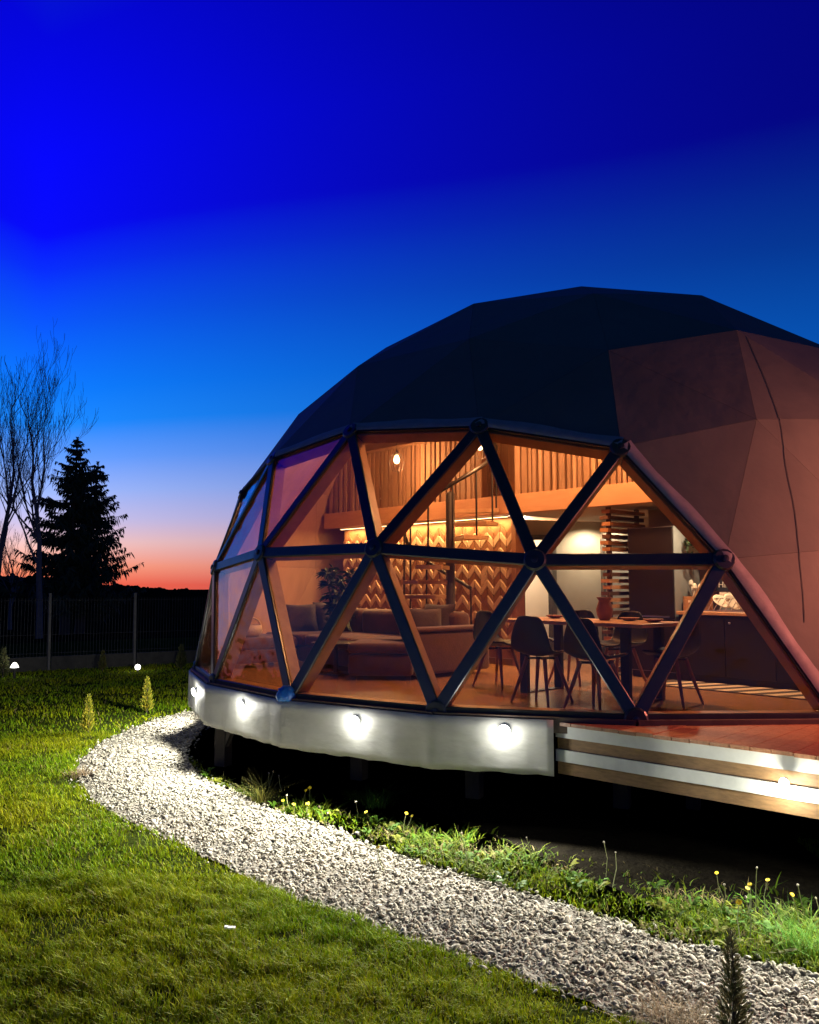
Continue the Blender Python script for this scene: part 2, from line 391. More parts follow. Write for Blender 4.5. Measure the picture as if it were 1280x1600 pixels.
arc = [Vector((math.cos(a), math.sin(a))) * (R - .1 + .1 * math.sin(9 * a)) for a in np.linspace(a0 + 2 * math.pi - .0, a1 + 2 * math.pi * (a1 < a0), 90)][::1] if False else []
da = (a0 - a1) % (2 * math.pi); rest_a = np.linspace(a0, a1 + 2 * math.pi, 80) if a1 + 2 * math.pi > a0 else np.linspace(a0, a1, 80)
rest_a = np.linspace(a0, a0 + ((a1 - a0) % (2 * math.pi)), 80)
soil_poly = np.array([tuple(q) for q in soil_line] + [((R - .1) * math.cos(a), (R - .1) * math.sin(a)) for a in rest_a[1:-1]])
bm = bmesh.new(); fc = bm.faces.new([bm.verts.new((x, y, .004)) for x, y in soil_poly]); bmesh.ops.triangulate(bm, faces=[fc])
me = bpy.data.meshes.new('bare_soil'); bm.to_mesh(me); bm.free(); me.materials.append(M['soil'])  # near-black soil sheet reaching out to where that shade ends
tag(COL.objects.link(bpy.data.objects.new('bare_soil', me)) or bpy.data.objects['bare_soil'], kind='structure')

strip = np.array([tuple(q) for q in soil_line[:-4]] + [tuple(q) for q in i_line][4:-4])      # weedy ground between soil and gravel
# ---- pebbles of the path (uncountable): real stones in one mesh
def ico(sub):
    b = bmesh.new(); bmesh.ops.create_icosphere(b, subdivisions=sub, radius=1)
    V = np.array([v.co[:] for v in b.verts]); F = np.array([[v.index for v in f.verts] for f in b.faces]); b.free(); return V, F
def scatter(n, lo, hi): return RNG.uniform(lo, hi, (n, 2))
camxy = np.array(CAM.xy)
def pebbles(P, size, sub):
    V0, F0 = ico(sub); n = len(P); nv = len(V0)
    a = RNG.uniform(0, 2 * np.pi, n); sc = size * np.stack([RNG.uniform(.8, 1.5, n), RNG.uniform(.6, 1.0, n), RNG.uniform(.35, .65, n)], 1)
    V = V0[None] * (1 + RNG.normal(0, .13, (n, nv, 1))) * sc[:, None]
    tx, ty = RNG.normal(0, .35, n), RNG.normal(0, .35, n)
    V[..., 2] += V[..., 0] * tx[:, None] + V[..., 1] * ty[:, None]
    c, s = np.cos(a)[:, None], np.sin(a)[:, None]
    Wv = np.stack([V[..., 0] * c - V[..., 1] * s + P[:, :1], V[..., 0] * s + V[..., 1] * c + P[:, 1:2], V[..., 2] + RNG.uniform(.008, .028, n)[:, None]], 2)
    base = np.array([[.50, .485, .43], [.40, .385, .34], [.66, .645, .58], [.29, .275, .24], [.47, .43, .36], [.17, .16, .145]])
    cc = base[RNG.choice(6, n, p=[.28, .22, .16, .15, .11, .08])] * RNG.uniform(.8, 1.15, (n, 1))
    return Wv.reshape(-1, 3), (F0[None] + (np.arange(n) * nv)[:, None, None]).reshape(-1, 3), np.repeat(cc, nv, 0)
lo, hi = path_poly.min(0), path_poly.max(0)
P = scatter(135000, lo - .12, hi + .12)
ins = inside(P, path_poly); ed = edge_dist(P, np.vstack([path_poly, path_poly[:1]]))
P = P[ins | ((ed < .12) & (RNG.uniform(0, 1, len(P)) < .22 * (1 - ed / .12)))]
dc = np.hypot(*(P - camxy).T)
P = P[(dc > 3.0) & (dc < 17)]; dc = np.hypot(*(P - camxy).T)
near = dc < 5.6
keep = near | (RNG.uniform(0, 1, len(P)) < np.clip(1.25 - dc / 16, .35, 1)); P = P[keep]; near = near[keep]; dc = dc[keep]
sz = np.clip(RNG.lognormal(math.log(.0105), .36, len(P)), .005, .026) * np.where(near, 1, 1 + .04 * (dc - 6.3))
a1 = pebbles(P[near], sz[near][:, None], 2); a2 = pebbles(P[~near], sz[~near][:, None], 1)
print('pebbles', near.sum(), (~near).sum())
pv = np.vstack([a1[0], a2[0]]); pf = np.vstack([a1[1], a2[1] + len(a1[0])]); pc = np.vstack([a1[2], a2[2]]) * np.array([.57, .56, .525])
peb = np_mesh('gravel_stones', pv, pf, M['pebble'], pc, True)
tag(peb, 'pale rounded gravel stones covering the curved path', 'gravel', kind='stuff')

# ---- lawn grass
def patch(P, s, seed):
    r = np.random.default_rng(seed); out = np.zeros(len(P))
    for k in range(5):
        a = r.uniform(0, 2 * np.pi); f = s * r.uniform(.6, 1.9); ph = r.uniform(0, 6.3)
        out += np.sin((P[:, 0] * math.cos(a) + P[:, 1] * math.sin(a)) * f + ph + 1.3 * np.sin((P[:, 1] * math.cos(a) - P[:, 0] * math.sin(a)) * f * .7 + ph * 2))
    return out / 5
def blades(P, h, w, col, lean=.45, droop=.35):
    n = len(P); a = RNG.uniform(0, 2 * np.pi, n); d = np.stack([np.cos(a), np.sin(a)], 1); sd = np.stack([-d[:, 1], d[:, 0]], 1)
    l1 = RNG.uniform(.05, lean, n) * h; l2 = l1 + RNG.uniform(.1, droop + .1, n) * h
    b0 = P - sd * w[:, None] / 2; b1 = P + sd * w[:, None] / 2; m = P + d * l1[:, None]; m0 = m - sd * w[:, None] * .4; m1 = m + sd * w[:, None] * .4; tp = P + d * (l1 + l2)[:, None]
    z0 = np.zeros(n); zm = h * .6; zt = h * RNG.uniform(.8, 1, n)
    V = np.stack([np.column_stack([b0, z0]), np.column_stack([b1, z0]), np.column_stack([m1, zm]), np.column_stack([m0, zm]), np.column_stack([tp, zt])], 1)
    F = np.array([[0, 1, 2], [0, 2, 3], [3, 2, 4]]); F = (F[None] + (np.arange(n) * 5)[:, None, None]).reshape(-1, 3)
    return V.reshape(-1, 3), F, np.repeat(col, 5, 0)
def frustum_pts(n, d0, d1, half=.62):
    d = np.sqrt(RNG.uniform(d0 * d0, d1 * d1, n)); l = RNG.uniform(-half, half, n) * d
    return camxy + np.outer(l, np.array(RT.xy)) + np.outer(d, np.array(FW.xy))
VV, FF, CC = [], [], []; off = 0
GP = []
for (d0, d1, n, hh, ww) in ((3.2, 6.2, 190000, .047, .0042), (6.2, 12, 190000, .048, .0065), (12, 24, 120000, .05, .012)):
    P = frustum_pts(n, d0, d1)
    rr = np.hypot(*P.T); ins = inside(P, path_poly)
    ok = (~ins) & (rr > R + .1) & ~inside(P, soil_poly)
    ok &= ~(inside(P, strip) & (RNG.uniform(0, 1, len(P)) < .8))
    P = P[ok]
    ba = patch(P, 2.1, 3); bare = (patch(P, 4.5, 5) > .42) & (RNG.uniform(0, 1, len(P)) < .8); P = P[~bare]
    n = len(P); q = patch(P, 1.6, 9); q2 = patch(P, 7, 12)
    h = hh * RNG.uniform(.4, 1.3, n) * np.clip(1 + .6 * q2 + .5 * patch(P, 17, 14), .25, 2) * (1 + .35 * patch(P, 3.3, 21)); w = ww * RNG.uniform(.7, 1.3, n)
    g = np.array([.10, .20, .004]); y = np.array([.255, .265, .005]); dd = np.array([.17, .15, .05])
    tt = np.clip(.44 + .5 * q + RNG.normal(0, .25, n), 0, 1)[:, None]
    c = g * (1 - tt) + y * tt; dry = RNG.uniform(0, 1, n) < .06; c[dry] = dd
    c *= RNG.uniform(.6, 1.25, (n, 1))
    v, f, cc = blades(P, h, w, c); VV.append(v); FF.append(f + off); CC.append(cc); off += len(v)
    print('grass', n)
lawn = np_mesh('lawn_grass', np.vstack(VV), np.vstack(FF), M['blade'], np.vstack(CC))
tag(lawn, 'short mown green lawn grass beside the gravel path', 'grass', kind='stuff')

# ---- far wood: one dark mass along the horizon
wv, wf = [], []
b = bpy.data.meshes.new('tmp')
n = 1500; r0 = 235
prof = [(0, 899), (60, 899), (100, 903), (160, 909), (215, 914), (270, 918), (335, 922)]
def top_z(az_deg):
    px = 640 + FPX * math.tan(rad(az_deg)) if abs(az_deg) < 60 else 1e6
    ys = np.interp(px, [q[0] for q in prof], [q[1] for q in prof]) if px < 1e5 else 918
    return CAM.z - (ys - 914) / FPX * r0
for i in range(n):
    a = 360 * i / n - 180; base = top_z(a)
    for rep in range(1):
        rr = r0 + random.uniform(-9, 9); ww = random.uniform(.5, 1.3); h = random.uniform(-.7, .1) + (random.uniform(.1, .5) if random.random() < .06 else 0)
        dv = FW * math.cos(rad(a)) + RT * math.sin(rad(a)); sv = Vector((-dv.y, dv.x, 0)); c = Vector((CAM.x, CAM.y, 0)) + dv * rr
        zt = base + h
        b0 = len(wv); zb = -8.5
        for (q, z) in ((-1.4, zb), (1.4, zb), (1.35, zt - 1.2), (.85, zt - .35), (.3, zt), (-.35, zt - .06), (-.8, zt - .4), (-1.35, zt - 1.1)):
            wv.append(c + sv * (q * ww) + Vector((0, 0, z)))
        for (q, z) in ((0, zb), (0, zt - 1.2)): wv.append(c + dv * (1.6 * ww) * (1 if q == 0 else 0) + Vector((0, 0, z)))
        wf.append(tuple(b0 + k for k in range(8)))
        wf += [(b0, b0 + 7, b0 + 9, b0 + 8), (b0 + 1, b0 + 8, b0 + 9, b0 + 2)]
fw_ = MB(); fw_.add(wv, wf)
# solid body behind the jagged edge trees
ring = []
for i in range(181):
    a = 360 * i / 180 - 180; dv = FW * math.cos(rad(a)) + RT * math.sin(rad(a)); ring.append((Vector((CAM.x, CAM.y, 0)) + dv * (r0 + 12), Vector((CAM.x, CAM.y, 0)) + dv * (r0 + 60), top_z(a) - 1.0))
vs = []; fs = []
for i, (q, q2, z) in enumerate(ring): vs += [q + Vector((0, 0, -9)), q + Vector((0, 0, z)), q2 + Vector((0, 0, z))]
for i in range(180): fs += [(3 * i, 3 * i + 3, 3 * i + 4, 3 * i + 1), (3 * i + 1, 3 * i + 4, 3 * i + 5, 3 * i + 2)]
fw_.add(vs, fs)
tag(fw_.build('distant_wood', M['wood_far']), 'dark distant wood closing the horizon beyond the field', 'wood', kind='stuff')

# ================================================================== GEODESIC DOME
def geodesic(v):
    z, r = 1 / 5 ** .5, 2 / 5 ** .5
    V = [Vector((0, 0, 1))] + [Vector((r * math.cos(2 * math.pi * k / 5), r * math.sin(2 * math.pi * k / 5), z)) for k in range(5)]
    V += [Vector((r * math.cos(2 * math.pi * (k + .5) / 5), r * math.sin(2 * math.pi * (k + .5) / 5), -z)) for k in range(5)] + [Vector((0, 0, -1))]
    F = []
    for k in range(5):
        n = (k + 1) % 5; F += [(0, 1 + k, 1 + n), (1 + k, 6 + k, 1 + n), (6 + k, 6 + n, 1 + n), (11, 6 + n, 6 + k)]
    P, idx, tris = [], {}, []
    def gp(p):
        p = p.normalized(); k = (round(p.x, 4) + 0., round(p.y, 4) + 0., round(p.z, 4) + 0.)
        if k not in idx: idx[k] = len(P); P.append(p)
        return idx[k]
    for (a, b_, c) in F:
        a, b_, c = V[a], V[b_], V[c]
        g = {}
        for i in range(v + 1):
            for j in range(v + 1 - i): g[i, j] = gp((a * i + b_ * j + c * (v - i - j)) / v)
        for i in range(v):
            for j in range(v - i):
                tris.append((g[i, j], g[i + 1, j], g[i, j + 1]))
                if i + j < v - 1: tris.append((g[i + 1, j], g[i + 1, j + 1], g[i, j + 1]))
    T = []
    for f in tris:
        if min(P[i].z for i in f) > -1e-4:
            a, b_, c = (P[i] for i in f)
            if (b_ - a).cross(c - a).dot(a + b_ + c) < 0: f = (f[0], f[2], f[1])
            T.append(f)
    return P, T
DP, DT = geodesic(4)
def dome(p, r): return Vector((p.x * r, p.y * r, p.z * r * ZS + FZ))
def az(p): return math.degrees(math.atan2(p.y, p.x))
Mr = sorted([p for p in DP if .2 < p.z < .3], key=lambda p: math.atan2(p.y, p.x))
azM3 = az(Mr[5]); STEP = 18.0
def clear(f):
    c = (DP[f[0]] + DP[f[1]] + DP[f[2]]) / 3; zm = max(DP[i].z for i in f)
    if zm > .54: return False
    d = (az(c) - azM3 + 180) % 360 - 180
    d /= STEP
    row = 1 if zm < .3 else 2
    return -3.7 < d < (1.25 if row == 1 else .75)
clear_f = [f for f in DT if clear(f)]; solid_f = [f for f in DT if not clear(f)]
def edges(f): return [tuple(sorted((f[i], f[(i + 1) % 3]))) for i in range(3)]
ce = {}; 
for f in clear_f:
    for e in edges(f): ce.setdefault(e, []).append(f)
se = {}
for f in solid_f:
    for e in edges(f): se.setdefault(e, []).append(f)
dome_root = thing('geodesic_dome', 'large geodesic dome house with dark fabric cover and clear triangular windows', 'dome house', (0, 0, FZ))
def inset(pts, d):
    a, b_, c = pts; la, lb, lc = (b_ - c).length, (a - c).length, (a - b_).length
    per = la + lb + lc; inc = (a * la + b_ * lb + c * lc) / per; ar = (b_ - a).cross(c - a).length / 2; ir = 2 * ar / per
    return [q + (inc - q) * (d / ir) for q in pts]
def panel(f, r_out, r_in, ins):
    o = inset([dome(DP[i], r_out) for i in f], ins); i_ = inset([dome(DP[i], r_in) for i in f], ins)
    return MB().add(o + i_, [(0, 1, 2), (5, 4, 3), (0, 3, 4, 1), (1, 4, 5, 2), (2, 5, 3, 0)])
for f in solid_f:
    cp = panel(f, R + .035, R + .022, .0012).build('cover_panel', M['cover'], dome_root)
    panel(f, R - .17, R - .185, .002).build('liner_panel', M['liner'], cp)
for f in clear_f:
    panel(f, R + .004, R + .001, .035).build('window_pane', M['film'], dome_root)
nodes = set()
for e in ce:
    p0, p1 = DP[e[0]], DP[e[1]]; a, b_ = dome(p0, R), dome(p1, R)
    mid = (p0 + p1).normalized(); up = Vector((mid.x, mid.y, mid.z)).normalized()
    d = (b_ - a).normalized(); nodes |= set(e)
    bottom = abs(p0.z) < 1e-3 and abs(p1.z) < 1e-3
    st = MB().bar(a + d * .07, b_ - d * .07, .085, .15, up, -.085).build('strut', M['wood'], dome_root, bevel=.006, seg=1)
    if e in se and not bottom:
        MB().bar(a + d * .03, b_ - d * .03, .05, .03, up, .012).build('strut_cap', M['cap'], st)
    else:
        MB().bar(a + d * .03, b_ - d * .03, .112 if not bottom else .09, .032, up, .012).build('strut_cap', M['cap'], st, bevel=.008, seg=1)
for i in nodes:
    c = dome(DP[i], R); up = DP[i]; q = up.to_track_quat('Z', 'Y').to_matrix().to_4x4(); q.translation = c
    hb = MB().lathe([(.10, -.12), (.10, .028), (.085, .04), (.03, .042), (.03, .056), (.012, .06)], 16, q).build('hub', M['cap'], dome_root)
# hem of the cover along the window opening
for e, fl in ce.items():
    if e not in se: continue
    p0, p1 = DP[e[0]], DP[e[1]]; a, b_ = dome(p0, R + .045), dome(p1, R + .045)
    f = se[e][0]; c = sum((dome(DP[i], R + .045) for i in f), Vector()) / 3
    d = (b_ - a).normalized(); nrm = None
    A3, B3, C3 = (dome(DP[i], R + .045) for i in f); nrm = (B3 - A3).cross(C3 - A3).normalized()
    inw = nrm.cross(d); inw = inw if inw.dot(c - a) > 0 else -inw
    L = (b_ - a).length; k = 14; vs = []
    for i in range(k + 1):
        t = i / k; q = a.lerp(b_, t); wv_ = .105 + .012 * math.sin(9 * t + e[0]) + random.uniform(-.004, .004)
        ext = 0.02
        vs += [q + inw * -.012 + nrm * -.006, q + inw * .02 + nrm * (.005 + random.uniform(0, .002)), q + inw * (wv_ * .6) + nrm * (.004 + random.uniform(0, .003)), q + inw * wv_ + nrm * .001]
    fs = [(4 * i + j, 4 * i + j + 1, 4 * i + j + 5, 4 * i + j + 4) for i in range(k) for j in range(3)]
    MB().add(vs, fs).build('cover_hem', M['hem'], dome_root, smooth=True)
# laced seam running down the cover
def on_shell(px, py, r):
    d = ray(px, py); best = None
    for f in solid_f:
        a, b_, c = (dome(DP[i], r) for i in f)
        n = (b_ - a).cross(c - a)
        if d.dot(n) > -1e-6: continue
        t = (a - CAM).dot(n) / d.dot(n); q = CAM + d * t
        if all(((y - x).cross(q - x)).dot(n) >= -1e-6 for x, y in ((a, b_), (b_, c), (c, a))): best = q
    return best
seam = []
for (x, y) in smooth_line([(1168, 527), (1182, 560), (1196, 592), (1214, 640), (1222, 672), (1229, 730), (1243, 800), (1251, 880), (1256, 930), (1258, 972)], 5):
    q = on_shell(x, y, R + .04)
    if q is not None: seam.append(q)
MB().tube(seam, .0026, 6).build('cover_seam', M['cover'], dome_root)
# blue tarpaulin wrapped round one foot of the frame
tb = dome(min((DP[i] for i in nodes if abs(DP[i].z) < 1e-3), key=lambda p: (dome(p, R) - D(457, 1088, 8.4)).length), R)
bmx = bmesh.new(); bmesh.ops.create_icosphere(bmx, subdivisions=3, radius=1)
out = Vector((tb.x, tb.y, 0)).normalized()
mbx = MB(); mbx.add([tb + out * .05 + Vector((v.co.x * .10, v.co.y * .10, .02 + max(v.co.z, -.45) * .10)) * (1 + .13 * math.sin(9 * v.co.x + 5 * v.co.z) * math.cos(7 * v.co.y)) for v in bmx.verts], [tuple(v.index for v in f.verts) for f in bmx.faces]); bmx.free()
tp_o = mbx.build('tarpaulin_wrap', M['blue'], None, loc=tb, smooth=True)
tag(tp_o, 'crumpled blue tarpaulin wrapped round a foot of the dome frame', 'tarpaulin')

# ================================================================== PLATFORM AND SKIRT
plat = thing('dome_platform', 'round raised timber platform with pale canvas skirt carrying the dome', 'platform', (0, 0, 0))
base = sorted([p for p in DP if abs(p.z) < 1e-3], key=lambda p: math.atan2(p.y, p.x))
def ring_poly(r): return [(p.x * r, p.y * r) for p in base]
MB().prism(ring_poly(R - .06), FZ - .05, FZ).build('floor', M['floor'], plat)
for i in range(len(base)):
    a, b_ = base[i], base[(i + 1) % len(base)]
    A3, B3 = Vector((a.x * R, a.y * R, FZ - .065)), Vector((b_.x * R, b_.y * R, FZ - .065))
    MB().bar(A3, B3, .16, .13).build('rim_beam', M['rim'], plat)
    q = Vector((a.x, a.y, 0)) * (R - (.12 if abs((az(a) - azM3 + 180) % 360 - 180 + 45) < 8 else .95))
    po = MB().box((q.x - .07, q.x + .07), (q.y - .07, q.y + .07), (-.05, FZ - .13)).build('support_post', M['post'], plat)
    d = (Vector((b_.x, b_.y, 0)) - Vector((a.x, a.y, 0))).normalized()
    MB().bar(q + Vector((0, 0, .25)) + d * .05, q + d * .48 + Vector((0, 0, FZ - .14)), .05, .09).build('brace', M['post'], po)
    MB().bar(q + Vector((0, 0, FZ - .2)), Vector((0, 0, FZ - .2)), .06, .16).build('joist', M['post'], plat)
# canvas skirt: folds and a loose lower edge, everywhere but along the deck
DL = G(868, 1127, FZ - .04); DR = G(1280, 1180, FZ - .04)
azd = math.degrees(math.atan2(DL.y, DL.x))
def skirt_pt(a, k, z):
    st = 18.0; a0 = az(base[0]); i = (a - a0) / st; i0 = math.floor(i); fr = i - i0
    p0, p1 = base[i0 % 20], base[(i0 + 1) % 20]
    q = Vector((p0.x, p0.y, 0)).lerp(Vector((p1.x, p1.y, 0)), fr) * k
    return q + Vector((0, 0, z))
n = 420; zk = [1.0, .8, .55, .3, .12, 0]
vs, fs = [], []; SK_H = .455
a_start, a_end = azd - 290, azd - .15
rw = np.random.default_rng(5)
wob = [sum(.5 ** k * math.sin((2 + 3.1 * k) * (a_start + (a_end - a_start) * i / n) * .25 + k * 2.2) for k in range(5)) for i in range(n + 1)]
for i in range(n + 1):
    a = a_start + (a_end - a_start) * i / n
    for k, tz in enumerate(zk):
        low = 1 - tz
        push = .015 + low * (.010 * wob[i] + .012 * math.sin(a * 2.3 + low * 2) * math.sin(a * .61)) + .006 * math.sin(a * 5.1) * low
        vs.append(skirt_pt(a, R + .085 + push, FZ - .02 - SK_H * low + (low > .99) * (.005 * wob[i] + .004 * math.sin(a * 1.7))))
for i in range(n):
    for k in range(5): fs.append((6 * i + k, 6 * i + k + 1, 6 * i + k + 7, 6 * i + k + 6))
sk = MB().add(vs, fs).build('canvas_skirt', M['skirt'], plat, smooth=True)
so = sk.modifiers.new('solid', 'SOLIDIFY'); so.thickness = .006

# ================================================================== TERRACE DECK
deck = thing('terrace_deck', 'timber terrace deck with striped white and brown fascia beside the dome', 'deck', (DL.x, DL.y, 0))
dd = (DR - DL); dd.z = 0; dd.normalize(); dn = Vector((-dd.y, dd.x, 0))       # dn points to the dome side
if dn.dot(-DL) < 0: dn = -dn
LEN = 5.6; ZD = FZ - .04
bw, gap = .142, .006
def to_rim(q):
    best = None
    for i in range(len(base)):
        a = Vector((base[i].x, base[i].y, 0)) * (R + .085); b_ = Vector((base[(i + 1) % 20].x, base[(i + 1) % 20].y, 0)) * (R + .085)
        e = b_ - a; den = dn.x * e.y - dn.y * e.x
        if abs(den) < 1e-9: continue
        w = a - q; t = (w.x * e.y - w.y * e.x) / den; s_ = (w.x * dn.y - w.y * dn.x) / den
        if 0 <= s_ <= 1 and t > -.05 and (best is None or t < best): best = t
    return 6.0 if best is None else max(best, .02)
k = 0
while k * (bw + gap) < LEN:
    q0 = DL + dd * (k * (bw + gap) + .02); q1 = q0 + dd * bw; q0 = Vector((q0.x, q0.y, 0)); q1 = Vector((q1.x, q1.y, 0))
    t0, t1 = min(to_rim(q0), 4.2), min(to_rim(q1), 4.2); dz = random.uniform(-.0025, .0025)
    vs = [q0 - dn * .03, q1 - dn * .03, q1 + dn * t1, q0 + dn * t0]
    m_ = MB().add([v + Vector((0, 0, ZD - .028 + dz)) for v in vs] + [v + Vector((0, 0, ZD + dz)) for v in vs], [(3, 2, 1, 0), (4, 5, 6, 7), (0, 1, 5, 4), (1, 2, 6, 5), (2, 3, 7, 6), (3, 0, 4, 7)])
    m_.build('deck_board', M['deck'], deck); k += 1
z = ZD - .032
for (h, mt, nm, push) in ((.098, 'white', 'white_fascia_board', .0), (.098, 'beam', 'brown_fascia_board', .03), (.098, 'white', 'white_fascia_board', .0), (.108, 'beam', 'brown_fascia_board', .03)):
    a = Vector((DL.x, DL.y, z - h / 2)) + dn * (push + .012); MB().bar(a, a + dd * LEN, .024, h - .002).build(nm, M[mt], deck); z -= h
for s_ in (0.5, 2.6, 4.7):
    q = DL + dd * s_ + dn * 1.5; MB().box((q.x - .06, q.x + .06), (q.y - .06, q.y + .06), (-.05, ZD - .2)).build('deck_post', M['post'], deck)
for t in (.22, 1.6): 
    a = DL + dd * .05 + dn * t; a.z = ZD - .12
    if t < 1: MB().bar(a + dd * .1, a + dd * (LEN - .1), .05, .14).build('deck_joist', M['post'], deck)

# ================================================================== SPOTLIGHTS ON THE SKIRT
def spotlight(px, py, dep, label, power, deckmount=False):
    c = D(px, py, dep); out = Vector((c.x, c.y, 0)).normalized()
    if deckmount: out = -dn
    th = thing('skirt_spotlight', label, 'spotlight', c, group=None)
    q = (out * math.cos(rad(18)) + Vector((0, 0, -math.sin(rad(18))))).to_track_quat('Z', 'Y').to_matrix().to_4x4(); q.translation = c
    kq = .62 if deckmount else 1.0; q = q @ Matrix.Diagonal((kq, kq, kq, 1))
    MB().lathe([(.03, -.045), (.044, -.03), (.047, .0), (.047, .003), (.040, .0035)], 28, q).build('housing', M['housing'], th, smooth=True)
    MB().lathe([(.0515, .004), (.051, .018), (.044, .028), (.028, .036), (.010, .039)], 28, q).build('lens', M['white_glow'], th, smooth=True)
    if deckmount:
        lamp('spotlight_beam', 'SPOT', c + out * .06, power, (1, .965, .82), th, .03, 140, .3, out)
        lamp('spotlight_spill', 'POINT', c + out * .06 + Vector((0, 0, -.075)), 13, (1, .95, .8), th, .03)
    else:
        lamp('spotlight_beam', 'SPOT', c + out * .06, power, (1, .965, .82), th, .03, 164, .25, out * math.cos(rad(3)) + Vector((0, 0, -math.sin(rad(3)))))
        lamp('spotlight_spill', 'POINT', c + out * .085 + Vector((0, 0, -.01)), 6.5, (1, .98, .90), th, .055)
    return th
def skirt_depth(px):
    d = ray(px, 914); d.z = 0
    best = None
    for i in range(20):
        a = Vector((base[i].x, base[i].y, 0)) * (R + .13); e = Vector((base[(i + 1) % 20].x, base[(i + 1) % 20].y, 0)) * (R + .13) - a
        den = d.x * e.y - d.y * e.x
        if abs(den) < 1e-9: continue
        w = a - Vector((CAM.x, CAM.y, 0)); t = (w.x * e.y - w.y * e.x) / den; s_ = (w.x * d.y - w.y * d.x) / den
        if 0 <= s_ <= 1 and (best is None or t < best): best = t
    return best * d.dot(FW)
LP = 720
spotlight(788, 1141, skirt_depth(788), 'glowing white spotlight on the canvas skirt next to the striped deck fascia', LP)
spotlight(555, 1126, skirt_depth(555), 'glowing white spotlight on the canvas skirt below the sofa corner windows', LP)
spotlight(378, 1101, skirt_depth(378), 'glowing white spotlight on the canvas skirt above the braced corner post', LP * .9)
spotlight(305, 1081, skirt_depth(310) + .15, 'small glowing spotlight on the skirt facing the fence', LP * .7)
dq = (DL + dd * .0); 
def deck_depth(px):
    d = ray(px, 914); w = Vector((DL.x, DL.y, 0)) - Vector((CAM.x, CAM.y, 0)); return (w.x * dd.y - w.y * dd.x) / (d.x * dd.y - d.y * dd.x) * d.dot(FW)
az4 = math.degrees(math.atan2(D(310, 1081, skirt_depth(310)).y, D(310, 1081, skirt_depth(310)).x))
def hidden_spot(a, label):
    q = skirt_pt(a, R + .12, FZ - .10); v = q - CAM; k = v.dot(FW); c, s_ = math.cos(PITCH), math.sin(PITCH)
    x, y, z = v.dot(RT), v.dot(FW), v.z; fy = c * y + s_ * z; uz = -s_ * y + c * z
    spotlight(640 + FPX * x / fy, 800 - FPX * uz / fy, k, label, LP * .7)
hidden_spot(az4 - 24, 'white spotlight on the skirt round the far side facing the spruces')
spotlight(1226, 1222, deck_depth(1226) - .05, 'glowing white spotlight fixed under the brown strip of the deck fascia', LP * .45, True)
spotlight(1560, 1262, deck_depth(1560) - .04, 'second white spotlight further along the striped deck fascia', LP * .8, True)

# ================================================================== INTERIOR (u along the loft edge, n into the rooms)
def IV(u, n, z=0): return FI @ Vector((u, n, z))
ZL0, ZL1 = 2.07, 2.33                                   # loft underside and top, above the floor
# ---- mosaic wall of slanted timber tiles
hw = thing('chevron_wall', 'feature wall of slanted timber tiles in a chevron pattern under the loft', 'wall', IV(0, .25))
MB().box((-.25, 3.6), (.25, .34), (0, ZL0 - .01), FI).build('backing_panel', M['panelbase'], hw)
MB().box((3.6, 3.68), (.18, .36), (0, ZL0 - .01), FI).build('end_trim', M['tile'], hw)
MB().box((-.25, 3.6), (.20, .25), (0, .09), FI).build('skirting_board', M['darkwood'], hw)
CW, TH, SL = .124, .112, .118
def tile_mesh(sg, name, mt, dep):
    g = .004; y0, y1 = (0, SL) if sg > 0 else (SL, 0)
    x0, x1 = g, CW - g
    vs = []
    for (yy, extra) in ((0.0, 0.0), (-dep, .004)):
        vs += [(x0 + extra, yy, y0 + g + extra), (x1 - extra, yy, y1 + g + extra), (x1 - extra, yy, y1 + TH - g - extra), (x0 + extra, yy, y0 + TH - g - extra)]
    # the proud face leans a little so that every tile catches the light from above differently
    for k in (6, 7): vs[k] = (vs[k][0], vs[k][1] - .007, vs[k][2])
    return MB().add(vs, [(0, 1, 2, 3), (7, 6, 5, 4), (0, 4, 5, 1), (1, 5, 6, 2), (2, 6, 7, 3), (3, 7, 4, 0)]).mesh('tile', M[mt])
TM = {(sg, k): tile_mesh(sg, 'tile', ('tile', 'tile2', 'tile')[k], (.012, .024, .017)[k]) for sg in (1, -1) for k in range(3)}
rotI = FI.to_euler().z
ncol = 31; nrow = 18; tiles = 0; rest = MB()
for r_ in range(nrow - 1, -1, -1):
    for c in range(ncol):
        u0 = -.25 + c * CW
        if u0 + CW > 3.6: continue
        sg = 1 if c % 2 == 0 else -1; zb = .09 + r_ * TH - .03
        if zb + TH + SL > ZL0 - .02 or zb < .09: continue
        kind = 1 if r_ % 2 == 0 else (0 if c % 3 else 2)
        if random.random() < .07: kind = random.randrange(3)
        pos = IV(u0, .249, zb)
        if tiles < 300 and u0 > -.3:
            o = bpy.data.objects.new('tile', TM[sg, kind]); COL.objects.link(o); o.parent = hw
            o.location = pos - hw.location; o.rotation_euler = (0, 0, rotI); tiles += 1
        else:
            me = TM[sg, kind]; Mx = Matrix.Translation(pos) @ Matrix.Rotation(rotI, 4, 'Z')
            rest.add([Mx @ v.co for v in me.vertices], [tuple(q.vertices) for q in me.polygons], 1 if kind == 1 else 0)
if rest.v: tag(rest.build('lower_tiles', [M['tile'], M['tile2']], hw), kind='stuff')
